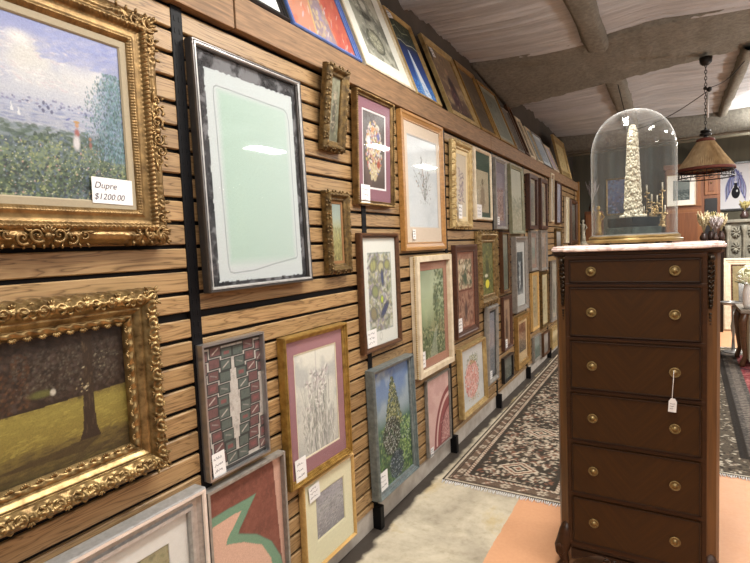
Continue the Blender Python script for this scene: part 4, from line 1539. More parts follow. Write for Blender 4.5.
# 2 ---- forest painting in a deep carved gold frame
root, W, H = place_wall('framed_painting', 'dark forest clearing with tree trunk, deep carved gold frame, below the meadow landscape', None, .085, (.085, .938, .872, 1.408, 0), cat='picture')
f2 = .095
pr = [(0, 0), (0, .030), (.003, .048), (.012, .064), (.024, .070), (.038, .064), (.048, .052), (.051, .044), (.056, .047), (.068, .036), (.071, .030), (.074, .034), (.086, .030), (.093, .022), (.095, .016)]
fr_ = carved('frame', W, H, pr, rel_scroll(.011, .082, .025, .026, (.006, .036, .074, .095), .17, .003), 'gilt', root, .0035, .0026)
bm = bmesh.new()
for o, u, L in (((-W / 2, .025), 0, W), ((W / 2 - .025, 0), PI / 2, H), ((W / 2, H - .025), PI, W), ((-W / 2 + .025, H), -PI / 2, H)):
    n = max(1, round(L / .082))
    for k in range(n):
        s = (k + .5) * L / n
        if s < .03 or s > L - .03:
            continue
        c = Vector((o[0] + math.cos(u) * s, o[1] + math.sin(u) * s))
        def T(x, y):
            return (c.x + math.cos(u) * x - math.sin(u) * y, c.y + math.sin(u) * x + math.cos(u) * y)
        for sg in (-1, 1):
            cc = T(sg * .019, .000)
            spiral(bm, cc, .015, 1.2, u + (PI / 2 if sg > 0 else PI / 2), -sg, .066, .0036, None, 14, 5)
            leaf(bm, T(sg * .032, .010), u + (.7 if sg > 0 else PI - .7), .020, .008, .064, .004)
            leaf(bm, T(sg * .032, -.009), u + (-.8 if sg > 0 else PI + .8), .020, .008, .060, .004)
        ball(bm, (*T(0, .002), .066), (.0075, .0075, .006), 1)
        for q in (-.6, 0, .6):
            leaf(bm, T(0, -.008), u - PI / 2 + q, .016, .007, .062, .004)
    # inner lace of small shells
    m = max(1, round((L - 2 * f2) / .034))
    for k in range(m):
        s = f2 + (k + .5) * (L - 2 * f2) / m
        c = Vector((o[0] + math.cos(u) * s - math.sin(u) * (.087 - .025), o[1] + math.sin(u) * s + math.cos(u) * (.087 - .025)))
        for q in (-1.0, -.5, 0, .5, 1.0):
            leaf(bm, (c.x, c.y), u + PI / 2 + q, .014, .006, .033, .003)
merge(fr_, bm)
a = Art(W - 2 * f2 + .008, H - 2 * f2 + .008, 300)
art_forest(a)
a.mesh('picture', 'canvas', root, .014, -W / 2 + f2 - .004, f2 - .004, .0008)

# 3 ---- silver frame at the lower left
root, W, H = place_wall('framed_painting', 'olive painting in white mat and wide silver frame, lower left under the forest painting', None, .06, (.30, 1.068, .10, .742, 0), cat='picture')
fill(root, W, H, .060, .055, 'scoop', 'silver', mats=((.068, '#c9c6c2'),), art=art_olive, res=120, artmat='canvas', glass=True, lip=(.003, .013, 1.01, 'bright_silver'))

P = pic
P('4', 'framed_print', 'large white deckled sheet with grey outline and pale mint centre, silver frame', .020, .035, 'step', 'dark_steel', art=art_deckle, res=260, glass=True, lip=(.010, .0145, 1.02, 'silver'))
P('5', 'framed_textile', 'woven geometric panel of maroon and grey green steps, thin silver frame', .008, .032, 'flat', 'steel', art=art_navajo, res=200, artmat='canvas', tagp=(.16, .10, .055, .085, .05))
root, W, H = place_wall('framed_print', 'brick red print with green band and pink hill, silver frame, under the woven panel', None, .04, (1.088, 1.478, .20, .705, 0))
fill(root, W, H, .011, .034, 'flat', 'taupe', art=art_hill, res=150, artmat='canvas')
P('7', 'framed_drawing', 'grey flower study in mauve mat and gold frame, above the small sepia seascape', .027, .042, 'step', 'bright_gilt', mats=(((.046, .06, .046, .055), '#8a6268'), (.006, '#c8bda4')), art=art_greyflowers, res=170, glass=True, tagp=(.17, .10, .07, .10, .04))
P('8', 'framed_print', 'small grey sepia seascape in wide cream mat, pale wood frame', .014, .030, 'cushion', 'lightwood', mats=(((.078, .105, .064, .068), '#cfc9ac'), (.004, '#c8c0a0')), art=art_seascape, res=90, glass=True, tagp=(.20, .86, .075, .07, .08))

# small carved gilt frames
def gilt_pic(k, label, f, t, mat, art, res, P_=.03, amp=.006, mats=(), glass=False, tagp=None, name='framed_painting', inner=None, artmat='canvas', slip=None, bead=None):
    root, W, H = place_wall(name, label, k, t)
    pr = [(0, 0), (0, .5 * t), (.08 * f, .7 * t), (.25 * f, .95 * t), (.4 * f, t), (.55 * f, .9 * t), (.62 * f, .72 * t), (.8 * f, .62 * t), (.86 * f, .66 * t), (.95 * f, .6 * t), (f, .5 * t), (f, .36 * t)]
    fr_ = carved('frame', W, H, pr, rel_scroll(amp, P_, .33 * f, .3 * f, (.0022, .011, .8 * f, f), .2, .002), mat, root, .005, .0035)
    bm = bmesh.new()
    n = 0
    for o, u, L in (((-W / 2, 0), 0, W), ((W / 2, 0), PI / 2, H), ((W / 2, H), PI, W), ((-W / 2, H), -PI / 2, H)):
        m = max(2, round(L / P_))
        for q in range(m):
            s = (q + .5) * L / m
            x, y = o[0] + math.cos(u) * s - math.sin(u) * .12 * f, o[1] + math.sin(u) * s + math.cos(u) * .12 * f
            leaf(bm, (x, y), u - PI / 2 + (.5 if q % 2 else -.5), P_ * .5, P_ * .34, .72 * t, .005)
            leaf(bm, (x, y), u + (0.4 if q % 2 else PI - .4), P_ * .55, P_ * .3, .9 * t, .005)
    merge(fr_, bm)
    return fill(root, W, H, f, t, 'none', None, mats=mats, art=art, res=res, artmat=artmat, glass=glass, tagp=tagp, bead=bead)


gilt_pic('9', 'small upright portrait in dark carved gilt frame tipped forward under the top board', .045, .045, 'dark_gilt', art_portrait, 70)
gilt_pic('10', 'small upright marsh painting in dark carved gilt frame, below the tipped portrait', .042, .045, 'dark_gilt', art_marsh, 80, mats=((.012, '#7a5632'),))
P('11', 'framed_print', 'flower bouquet in mauve mat and rope-edged gold frame, under the top board', .026, .034, 'scoop', 'bronze_gilt', mats=(((.045, .06, .045, .05), '#7c5661'), (.009, '#d0cacb')), art=art_bouquet, res=190, glass=True, tagp=(.22, .09, .085, .105, .0), bead=(.006, .98, .006, .011, 'gilt'))
P('12', 'framed_drawing', 'tall botanical twig drawing on bluish white, honey oak frame, under the top board', .05, .032, 'slope', 'oak', mats=(((.042, .09, .04, .07), '#c6b5a4'), (.006, '#b7b4b4')), art=art_twigs, res=130, glass=True, tagp=(.22, .12, .04, .06, .0))
P('13', 'framed_print', 'winged shapes in olive and blue on white paper, dark walnut frame', .024, .036, 'cushion', 'walnut', art=art_butterflies, res=190, glass=True, tagp=(.2, .12, .095, .09, .03))
P('14', 'framed_painting', 'garden with a pointed tree and white blossom under blue sky, blue grey silver frame', .028, .055, 'step', 'bluegrey', art=art_garden, res=230, artmat='canvas', tagp=(.16, .12, .085, .10, .02))
P('15', 'framed_painting', 'green lake and trees in salmon mat, cream frame with gilt beaded sides', .036, .05, 'flat', 'creamframe', mats=((.055, '#936856'),), art=art_lake, res=160, glass=True, tagp=(.14, .14, .07, .10, .02), bead=(.001, .55, .007, .013, 'pale_gold'))
P('16', 'framed_print', 'faded pinkish brown figure scene in reddish brown wood frame beside the salmon matted lake', .055, .035, 'slope', 'redwood', mats=((.012, '#8a5a48'),), art=art_tapestry, res=130, glass=True, tagp=(.16, .14, .08, .10, .02))
P('17', 'framed_painting', 'pink blossoms spilling down a pale ground, silver and gold frame near the floor', .032, .045, 'step', 'pale_gold', art=art_pinkblooms, res=160, artmat='canvas')
P('18', 'framed_print', 'pink print of maroon arches, thin grey frame near the floor', .010, .02, 'flat', 'greyframe', art=art_arches, res=100, artmat='paper', tagp=(.12, .05, .05, .06, .0))
gilt_pic('19', 'pencil figure on cream paper in ornate bright gold frame under the top board', .056, .045, 'pale_gold', g_sketch('#c9bda6', ['#8a7c86', '#6a6070', '#a49498', '#b8a898'], 3, 90), 80, .04, .008, tagp=(.26, .19, .07, .10, 0), name='framed_drawing', artmat='paper', mats=((.03, '#d4c39c'),))
P('20', 'framed_print', 'tan figure study in dark green mat and plain cream frame', .026, .03, 'cushion', 'creamframe', mats=(((.035, .04, .03, .14), '#36493c'),), art=g_figure(['#a89c80', '#beb294'], ['#8a7c64', '#c8bca0', '#75684f'], 4), res=70, glass=True, tagp=(.2, .12, .12, .11, 0))
P('21', 'framed_print', 'rose grey town scene in grey mat and grey frame right of the green matted print', .03, .03, 'slope', 'greyframe', mats=(((.05, .05, .05, .09), '#77707a'),), art=g_land(['#8c8490', '#958a94'], ['#8c6c68', '#a8847c', '#6c5c5c'], ['#9a7a72', '#6c5850', '#b49488'], 5, .55), res=70, glass=True, tagp=(.2, .12, .06, .07, 0))
P('22', 'framed_painting', 'pale misty trees in broad grey green frame under the top board', .036, .035, 'slope', 'greenframe', art=g_land(['#b0ae98', '#a2a38e'], ['#8d8f74', '#6e725c', '#a8a68c'], ['#a39c80', '#b7b09a', '#8c8a6c'], 6, .45), res=80, artmat='canvas')
gilt_pic('23', 'green garden scene with a round yellow sticker, wide gold frame', .095, .05, 'gilt', art_boy_green, 100, .045, .006)
P('24', 'framed_print', 'plain grey green picture in dark frame with beaded gilt lip, beside the yellow stickered scene', .022, .035, 'slope', 'walnut', art=g_land(['#7e8478', '#868a7e'], ['#6e7468', '#7a8074'], ['#737868', '#686e60'], 7), res=50, glass=True, bead=(.018, .75, .005, .011, 'gilt'))
P('25', 'framed_photograph', 'black and white waterfall in white mat and beaded taupe frame', .055, .05, 'slope', 'taupe', mats=(((.06, .11, .06, .10), '#b9b9b6'),), art=art_waterfall, res=80, glass=True, bead=(.012, .95, .008, .017, 'taupe'))
P('26', 'framed_print', 'narrow blue grey wash picture in mottled grey frame, below the yellow stickered scene', .045, .04, 'cushion', 'greyframe', mats=((.02, '#2b2a2c'),), art=g_land(['#80838c', '#8c8e98'], ['#70727c', '#8a8c94'], ['#64666e', '#7a7c80'], 8), res=70, glass=True, tagp=(.3, .12, .06, .07, 0))
P('27', 'framed_painting', 'small brown painting of a dark figure, reddish brown frame below the plain grey green picture', .035, .03, 'slope', 'redwood', art=g_figure(['#8a6c54', '#a4886a'], ['#4a3628', '#6a5040'], 9), res=60, artmat='canvas', tagp=(.3, .12, .06, .08, 0))
P('28', 'framed_print', 'small dark picture of grey leaves in black frame, low beside the floor', .02, .03, 'flat', 'blackwood', art=g_land(['#6c6f66', '#5c6058'], ['#4c5048', '#8c9086'], ['#5a5e54', '#9a9e92', '#3c4038'], 10), res=60, artmat='canvas')
P('29', 'framed_print', 'brown map-like print in broad pale gold frame near the floor', .06, .04, 'scoop', 'gold_wood', mats=(((.05, .09, .05, .03), '#b59a72'),), art=g_land(['#7a5038', '#8a6044'], ['#8c7058', '#6a4a38', '#a88c70'], ['#4c4238', '#8a7a64', '#6c5c4c'], 11, .55), res=80, glass=True)
P('30', 'framed_print', 'grey landscape in red brown frame, nearer of two dark frames high on the wall', .045, .05, 'flat', 'redwood', mats=((.04, '#a59c8c'),), art=g_land(['#8a8c88', '#94958e'], ['#7a7a70', '#90887c'], ['#848074', '#a09a8c'], 12), res=60, glass=True)
P('31', 'framed_print', 'grey brown landscape in red brown frame, farther of two dark frames high on the wall', .045, .04, 'flat', 'redwood', mats=((.04, '#a3907a'),), art=g_land(['#8e8a80', '#98928a'], ['#7e766a', '#948878'], ['#88806e', '#a4988a'], 13), res=60, glass=True)
P('32', 'framed_print', 'narrow plain pale grey picture in thin white frame high near the wall end', .02, .03, 'flat', 'creamframe', art=g_land(['#b4b2a8', '#c0beb6'], ['#a8a69c', '#b2b0a8'], ['#a4a298', '#b0aca2'], 14), res=50, artmat='paper')
P('33', 'framed_print', 'lilac grey print in dark brown frame high near the wall end', .02, .03, 'flat', 'walnut', mats=((.03, '#9a94a0'),), art=g_land(['#a8a4b4', '#b0b0bc'], ['#94909c', '#a6a2ae'], ['#8c8896', '#a09ca8'], 15), res=50, glass=True)
P('34', 'framed_print', 'pastel coast picture in rose mat and weathered frame, below the nearer red brown frame', .03, .035, 'slope', 'taupe', mats=((.045, '#8e7468'),), art=g_land(['#a8a498', '#9c9c94'], ['#7c8c84', '#948c84'], ['#a49888', '#8a8478'], 16), res=60, glass=True)
P('35', 'framed_print', 'dusty pink picture in weathered frame, below the farther red brown frame', .03, .035, 'slope', 'taupe', mats=((.045, '#9a8474'),), art=g_land(['#a8988c', '#a89c94'], ['#98887c', '#8c8078'], ['#a09080', '#8c7c70'], 17), res=60, glass=True)
P('36', 'framed_print', 'tall tan print in pale wood frame, right of the beaded waterfall frame', .03, .03, 'slope', 'lightwood', mats=((.03, '#a8946e'),), art=g_sketch('#b09c74', ['#8a7450', '#75643f', '#c8b68c'], 18, 70), res=70, glass=True)
P('37', 'framed_print', 'tall cream print in worn gilt frame beside the tall tan one', .035, .03, 'scoop', 'dark_gilt', mats=((.03, '#c4b48c'),), art=g_sketch('#c4b690', ['#9a8660', '#b8a47c', '#8c7c58'], 19, 70), res=70, glass=True)
P('38', 'framed_print', 'tall grey figure print in grey gilt frame, farthest of the tall prints before the chest', .04, .03, 'scoop', 'taupe', art=g_figure(['#a09888', '#b4ac9c'], ['#7a7468', '#8c8678', '#c0b8a8'], 20), res=70, glass=True)
P('39', 'framed_print', 'low green grey picture in pale lipped frame right of the brown map', .02, .03, 'step', 'taupe', art=g_land(['#8a9088', '#7c8278'], ['#5c665c', '#7a8478'], ['#6a7268', '#4c544a'], 21), res=60, artmat='paper')
P('40', 'framed_print', 'low brown grey picture in dark frame, second to the right of the brown map', .02, .03, 'flat', 'walnut', art=g_land(['#9a9088', '#8c847c'], ['#7a7068', '#a09484'], ['#6c645c', '#8c8070'], 22), res=60, artmat='paper')
P('41', 'framed_print', 'low pale gold banded picture, last near the floor before the chest', .06, .03, 'scoop', 'pale_gold', art=g_land(['#c4b088', '#b8a478'], ['#a08c60', '#bca880'], ['#8c7850', '#a8946c'], 23), res=50, artmat='paper')
P('43', 'framed_print', 'tall cream picture in thin frame beside the far end post', .02, .03, 'flat', 'creamframe', mats=((.03, '#d8cfae'),), art=g_sketch('#d8d0b8', ['#a49c84', '#bcb49c'], 24, 40), res=50, glass=True)
root, W, H = place_wall('framed_print', 'tall dark picture in broad brown frame, last on the wall by the end post', None, .04, (8.12, 8.72, 1.42, 2.12, 0))
fill(root, W, H, .07, .06, 'cushion', 'walnut', art=g_land(['#6a6458', '#7c766a'], ['#4c463c', '#8a8478'], ['#5c564c', '#746c60'], 25), res=40, glass=True)
root, W, H = place_wall('framed_print', 'small picture in gilt frame under the lilac print, far end', None, .03, (7.08, 7.5, 1.28, 1.66, 0))
fill(root, W, H, .04, .03, 'scoop', 'dark_gilt', art=g_land(['#8c8a84', '#a09c94'], ['#6c6660', '#8a8078'], ['#7c746c', '#5c564e'], 26), res=50, artmat='paper')
root, W, H = place_wall('framed_print', 'mauve toned picture in dark frame under the white print, far end', None, .03, (7.62, 8.0, .95, 1.40, 0))
fill(root, W, H, .03, .03, 'flat', 'walnut', art=g_land(['#847c84', '#948c94'], ['#6c6068', '#8a7e84'], ['#746a70', '#5c5258'], 27), res=50, artmat='paper')


# =================================================================== pictures leaning on the top board
def lean_pic(label, y0, y1, H, xb, f, t, style, fmat, lean=20.8, name='framed_print', **kw):
    root = empty(name, label=label, cat='picture', group='pictures leaning on the top board')
    th = math.radians(lean)
    u = Vector((0, 1, 0)); v = Vector((-math.sin(th), 0, math.cos(th))); n = u.cross(v)
    b = Vector((xb - t * math.cos(th) - .001, (y0 + y1) / 2, 2.4295))
    root.matrix_world = Matrix(((u.x, v.x, n.x, b.x), (u.y, v.y, n.y, b.y), (u.z, v.z, n.z, b.z), (0, 0, 0, 1)))
    return fill(root, y1 - y0, H, f, t, style, fmat, **kw)


lean_pic('print in wide white mat and black frame, first on the top board', 1.02, 1.672, .60, .028, .035, .03, 'step', 'blackwood', mats=((.09, '#d6d8d4'),), art=g_sketch('#c9ccc8', ['#8a8c8a', '#a0a4a0'], 31, 50), res=70)
lean_pic('orange and red abstract figures in blue lacquer frame on the top board', 1.69, 2.222, .68, .03, .026, .028, 'step', 'blueframe', art=art_redfigures, res=190, name='framed_painting', artmat='canvas')
lean_pic('grey lithograph in broad white mat, thin cream frame, on the top board', 2.262, 2.838, .70, .028, .016, .026, 'flat', 'creamframe', mats=(((.10, .10, .085, .07), '#dfdfd4'),), art=art_lithograph, res=190)
lean_pic('night blue picture with a white light beam in narrow gold frame on the top board', 2.862, 3.25, .625, .03, .026, .03, 'step', 'pale_gold', art=art_beam, res=170, name='framed_painting', tagp=(.14, .95, .09, .07, .3))
lean_pic('brown painting of dancing figures in gold frame on the top board', 3.45, 4.05, .66, .026, .05, .03, 'slope', 'pale_gold', art=art_dancers, res=160, name='framed_painting', artmat='canvas', tagp=(.2, .82, .06, .08, .2))
lean_pic('dim brown interior in gold and wood frame on the top board, after the dancing figures', 4.10, 4.58, .66, .028, .04, .03, 'slope', 'gold_wood', art=g_land(['#5e5040', '#6c5c48'], ['#4c4034', '#7a6850'], ['#5a4a38', '#6e5c44'], 33), res=70, name='framed_painting', artmat='canvas')
lean_pic('grey green picture in thin gold frame on the top board by the beam', 4.62, 5.20, .63, .03, .022, .026, 'flat', 'gold_wood', mats=((.05, '#8c8c7c'),), art=g_sketch('#7d7f72', ['#5c5e54', '#98988a', '#6c6e60'], 34, 60), res=70)
lean_pic('pale worn board picture without mat on the top board, before two slim frames', 5.24, 5.50, .50, .028, .015, .022, 'flat', 'greyframe', art=g_land(['#6c645c', '#787068'], ['#5c564e', '#807468'], ['#686058', '#5a5048'], 35), res=50)
lean_pic('slim brown framed panel on the top board, nearer of two slim frames', 5.55, 5.74, .60, .03, .03, .03, 'flat', 'walnut', art=g_land(['#5c4c3c', '#6a5a48'], ['#4c3e30', '#6e5c48'], ['#5c4a38', '#463828'], 36), res=40)
lean_pic('slim pale gilt framed panel on the top board, farther of two slim frames', 5.78, 6.02, .52, .03, .035, .03, 'cushion', 'creamframe', art=g_land(['#7c7468', '#8a8274'], ['#6c6458', '#8e8474'], ['#5c564c', '#746c5e'], 37), res=40)
lean_pic('thin white framed picture on the top board before the bluish one', 6.12, 6.40, .46, .03, .02, .025, 'flat', 'creamframe', art=g_land(['#9aa0a0', '#8c9290'], ['#7c8280', '#a0a4a2'], ['#8a8e8c', '#747876'], 38), res=40)
lean_pic('pale bluish picture in thin silver frame on the top board', 6.44, 6.98, .46, .03, .015, .025, 'flat', 'steel', mats=((.05, '#b4bcc0'),), art=g_land(['#a0aab4', '#aeb4ba'], ['#8c98a4', '#a4aab0'], ['#98a0a8', '#b4b8bc'], 39), res=50)
lean_pic('small mauve and white card picture on the top board', 7.02, 7.40, .38, .03, .02, .022, 'flat', 'creamframe', art=g_land(['#b4a4ac', '#c4b8bc'], ['#a08c98', '#bcacb4'], ['#a898a0', '#c8c0c0'], 40), res=40)
root = lean_pic('gold patterned picture in broad bright gold frame, last on the top board', 7.62, 8.44, .60, .03, .09, .035, 'scoop', 'pale_gold', lean=12, art=g_sketch('#c4ac74', ['#8a7444', '#6c5a34', '#e0cc98'], 41, 80), res=50)


# =================================================================== the tall chest of drawers
CX, CY = 1.226, 2.30
chest = empty('chest_of_drawers', (CX, CY, 0), label='tall narrow mahogany chest of six drawers with a pale marble top', cat='chest of drawers')
HW, HB, CB, DP = .2425, .306, .058, .37
sec = [(-HW, 0), (HW, 0), (HB - .012, .028), (HB, CB), (HB - .012, DP), (-HB + .012, DP), (-HB, CB), (-HB + .012, .028)]
bm = bmesh.new()
prism(bm, sec, .125, 1.445, 'xy')
obj('carcass', bm, 'mahogany_side', chest)
M['knobbrass'] = pm('worn_brass_pull', '#8c7648', .42, .5, .2, 60, base2='#58452a')
# face frame: stiles and rails
bm = bmesh.new()
ZS = [1.420, 1.303, 1.070, .839, .610, .368, .140]
for s in (-1, 1):
    box(bm, (min(s * HW, s * (HW + .018)), -.006, .128), (max(s * HW, s * (HW + .018)), .02, 1.43), .003)
for z in ZS:
    box(bm, (-HW - .018, -.007, z - .0095), (HW + .018, .01, z + .0095), .004)
obj('face_frame', bm, 'mahogany', chest)
for i in range(6):
    z1, z0 = ZS[i] - .012, ZS[i + 1] + .012
    zc = (z0 + z1) / 2
    bm = bx((-HW + .003, -.011, z0 - zc), (HW - .003, .005, z1 - zc), .003)
    dr = obj('drawer', bm, 'quarter', chest)
    dr.location = (0, 0, zc)
    bm = bmesh.new()
    # cock beading round the drawer front
    for a_, b_ in (((-HW + .003, -.014, z0 - zc), (HW - .003, -.010, z0 - zc + .005)), ((-HW + .003, -.014, z1 - zc - .005), (HW - .003, -.010, z1 - zc)), ((-HW + .003, -.014, z0 - zc), (-HW + .008, -.010, z1 - zc)), ((HW - .008, -.014, z0 - zc), (HW - .003, -.010, z1 - zc))):
        box(bm, a_, b_, .001)
    obj('cock_bead', bm, 'mahogany_dark', dr)
    for s in (-1, 1):
        bm = bmesh.new()
        lathe(bm, [(.0, -.012), (.0195, -.012), (.0205, -.014), (.0195, -.0165), (.0165, -.017), (.0145, -.0145), (.011, -.0145), (.0085, -.0165), (.0075, -.0185), (.006, -.021), (.003, -.0225), (0, -.0228)], 28, (s * .153, 0, 0), 'y')
        for k in range(16):
            t = 2 * PI * k / 16
            ball(bm, (s * .153 + .018 * math.cos(t), -.0168, .018 * math.sin(t)), .0019, 1)
        obj('knob', bm, 'knobbrass', dr, True, 40)
# frieze moulding and marble
bm = bmesh.new()
def offs(k, z):
    return [(x * (1 + k / .3), y + (-k if y < .1 else 0)) for x, y in sec]
prev = None
for k, z in ((.002, 1.424), (.010, 1.430), (.014, 1.438), (.014, 1.4455)):
    ring = [bm.verts.new((*p, z)) for p in offs(k, z)]
    if prev:
        for q in range(8):
            bm.faces.new((prev[q], prev[(q + 1) % 8], ring[(q + 1) % 8], ring[q]))
    else:
        bm.faces.new(ring)
    prev = ring
bm.faces.new(prev[::-1])
obj('cornice', bm, 'mahogany_dark', chest)
pts = []
hm = .326
half = [(0, -.032), (.18, -.030), (.235, -.026), (.262, -.020), (.270, -.008), (.284, .004), (.304, .010), (.318, .022), (hm, .045), (hm - .004, .20), (hm - .004, DP + .012)]
outline = half + [(-x, y) for x, y in half[::-1] if x > 0]
bm = bmesh.new()
prev = None
for k, z in ((.006, 1.446), (.001, 1.449), (0, 1.454), (.001, 1.459), (.006, 1.462), (.004, 1.4635), (.007, 1.469), (.012, 1.4705)):
    ring = [bm.verts.new((x * (1 - k / .33), y + k * (1 if y < .2 else -1), z)) for x, y in outline]
    n = len(ring)
    if prev:
        for q in range(n):
            bm.faces.new((prev[q], prev[(q + 1) % n], ring[(q + 1) % n], ring[q]))
    else:
        bm.faces.new(ring)
    prev = ring
bm.faces.new(prev[::-1])
tag(obj('marble_top', bm, 'marble', chest, True, 30), 'pale pink grey marble top with moulded edge')
# base moulding, apron, feet
bm = bmesh.new()
prism(bm, [(x * 1.02, y - .006 if y < .1 else y) for x, y in sec], .112, .134, 'xy')
obj('base_moulding', bm, 'mahogany_dark', chest)
bm = bmesh.new()
ap = [(-.25, .118)] + [(-.25 + .5 * k / 24, .085 - .022 * math.cos(2 * PI * k / 24 * 2) - .018 * math.exp(-((k - 12) / 3.) ** 2)) for k in range(25)] + [(.25, .118)]
prism(bm, ap, -.006, .016, 'xz')
for k in range(-4, 5):
    leaf(bm, (k * .030, -.006), .0, .03, .012, .092, .010)
for v in list(bm.verts):
    pass
obj('apron', bm, 'mahogany_dark', chest)
for sx in (-1, 1):
    for sy, fy in ((-1, .03), (1, DP - .03)):
        bm = bmesh.new()
        o = -.022 if sy < 0 else .01
        P = [(sx * .266, fy + .006, .21), (sx * .272, fy + o * .4, .175), (sx * .280, fy + o * .6, .135), (sx * .291, fy + o * .9, .100), (sx * .292, fy + o * .9, .074), (sx * .284, fy + o * .8, .050), (sx * .280, fy + o * .8, .034), (sx * .287, fy + o * 1.1, .018), (sx * .294, fy + o * 1.3, .008), (sx * .294, fy + o * 1.3, .0)]
        tube(bm, P, [.022, .032, .034, .034, .028, .020, .018, .022, .024, .019], 14)
        if sy < 0:
            for q in (-.5, 0, .5):
                ball(bm, (sx * (.296 + .020 * q), fy - .050 + .006 * abs(q), .104 - .010 * abs(q)), (.010, .008, .026), 2)
        obj('leg', bm, 'mahogany', chest, True)
M['iron_bronze'] = pm('dark_bronze', '#352819', .3, .6, .3, 40, base2='#1a120a')
# carved drops at the upper corners
for s in (-1, 1):
    bm = bmesh.new()
    r = random.Random(3)
    c0 = Vector((s * .268, .017, 0)); nrm = Vector((s * .55, -.83, 0)).normalized(); tg = Vector((-nrm.y, nrm.x, 0))
    def at(u, z, h=.004):
        p = c0 + tg * u + nrm * h
        return (p.x, p.y, z)
    for k in range(11):
        z = 1.405 - k * .019; w = .011 * (1 - abs(k - 3) / 11)
        for q in (-1, 1):
            tube(bm, [at(q * .002, z, .004), at(q * w, z + .010, .011), at(q * w * 1.25, z - .006, .006)], [.004, .0045, .002], 6)
        ball(bm, at(0, z, .008), (.0045, .0045, .007), 1)
    ball(bm, at(0, 1.405, .012), (.012, .012, .016), 2)
    for k in range(4):
        ball(bm, at(0, 1.19 - k * .013, .006), .006 - k * .001, 1)
    tag(obj('carved_mount', bm, 'iron_bronze', chest, True), 'dark bronze leaf mount')

# swing tag tied to the third drawer
tg_ = empty('hang_tag', (CX + .153 - .010, CY - .030, .80), label='small white paper swing tag on a string from the right knob of the third drawer', cat='price tag')
obj('string', tube(bmesh.new(), [(.006, -.006, .167), (.004, -.010, .12), (.001, -.008, .075), (0, -.006, .049)], .0012, 6), 'card', tg_)
bm = bmesh.new()
prism(bm, [(-.014, 0), (.014, 0), (.014, .043), (.007, .055), (-.007, .055), (-.014, .043)], -.007, -.0055, 'xz')
cd = obj('card', bm, 'card', tg_)
cd.rotation_euler = (0, .06, 0)
bm = bmesh.new()
for k in range(3):
    tube(bm, [(-.009, -.0074, .034 - .010 * k), (.0, -.0074, .033 - .010 * k), (.008 - .003 * k, -.0074, .0345 - .010 * k)], .0008, 4)
obj('writing', bm, 'ink', cd)

# =================================================================== glass dome and the spire inside
DX, DY, DZ = 1.222, 2.492, 1.4706
dome = empty('glass_dome', (DX, DY, DZ), label='tall clear glass dome on a round gilt base, standing on the marble top', cat='glass dome')
bm = bmesh.new()
lathe(bm, [(0, .007), (.186, .007), (.190, .010), (.190, .018), (.186, .021), (.180, .022), (.178, .026), (.181, .029), (.180, .034), (.173, .037), (.150, .037), (.150, .0362), (0, .0362)], 64)
M['dome_gilt'] = pm('aged_gilt_base', '#9c8350', .36, .5, .2, 20, base2='#6c5430')
obj('base', bm, 'dome_gilt', dome, True, 35)
for k in range(4):
    t = PI / 4 + k * PI / 2 + .2
    bm = bmesh.new()
    lathe(bm, [(0, 0), (.011, 0), (.013, .004), (.010, .0075), (0, .0075)], 14, (.165 * math.cos(t), .165 * math.sin(t), 0))
    obj('foot', bm, 'blackwood', dome, True)
pr = [(.168, .0375), (.1685, .20), (.1685, .385)]
for k in range(1, 15):
    t = k / 14 * PI / 2
    pr.append((.1685 * max(0, math.cos(t)) ** .88, .385 + .195 * math.sin(t) ** .95))
inn = [(max(0, r - .0028), h - (.0028 if h > .39 else 0)) for r, h in pr]
bm = bmesh.new()
pr[-1] = (0, pr[-1][1])
inn[-1] = (0, inn[-1][1])
lathe(bm, pr + [], 96)
obj('dome', bm, 'domeglass', dome, True)
bm = bmesh.new()
lathe(bm, [(.164, .0375), (.172, .0375), (.172, .042), (.164, .042), (.164, .0375)], 64)
obj('rim', bm, 'silver', dome, True, 40)

M['ivory'] = pm('cream_encrusted_plaster', '#cfc8b4', .6, 0, .2, 60, bump=.5, base2='#857a62')
M['blackstone'] = pm('polished_black_stone', '#1c2022', .16, 0, .3, 20)
M['greystone'] = pm('grey_green_stone', '#4c5654', .22, 0, .3, 40, base2='#2a302f')
sp = empty('spire_ornament', (DX, DY, DZ + .0365), label='cream encrusted tapering spire on a stepped black base inside the glass dome', cat='ornament')
def sq(bm, h, z0, z1, bev=.002):
    b2 = bmesh.new()
    box(b2, (-h, -h, z0), (h, h, z1), bev)
    bmesh.ops.rotate(b2, verts=b2.verts, cent=(0, 0, 0), matrix=Matrix.Rotation(math.radians(47), 3, 'Z'))
    me = bpy.data.meshes.new('t'); b2.to_mesh(me); b2.free(); bm.from_mesh(me); bpy.data.meshes.remove(me)
bm = bmesh.new(); sq(bm, .077, .0002, .036)
pl = obj('plinth', bm, 'greystone', sp)
bm = bmesh.new(); sq(bm, .070, .036, .044); sq(bm, .073, .044, .078)
obj('step', bm, 'blackstone', sp)
bm = bmesh.new()
r = random.Random(8)
def srad(t):
    r_ = .037 - .020 * t
    return r_ if t < .86 else (.037 - .0172) * math.sqrt(max(0, 1 - ((t - .86) / .145) ** 2))
lathe(bm, [(0, .078), (.040, .078), (.036, .086)] + [(srad(k / 16) * .90, .09 + .385 * k / 16) for k in range(17)] + [(0, .478)], 16)
for k in range(1100):
    t = r.random() ** .9; a_ = r.random() * 2 * PI
    rr = srad(t) * .95
    z = .084 + .392 * t
    s = .0028 + .0034 * r.random() * (1.15 - t * .6)
    ball(bm, (rr * math.cos(a_), rr * math.sin(a_), z), (s, s, s * 1.7), 1)
for k in range(10):
    a_ = k * PI / 5
    leaf(bm, (.036 * math.cos(a_), .036 * math.sin(a_)), a_, .02, .016, .083, .010)
obj('spire', bm, 'ivory', sp, True)

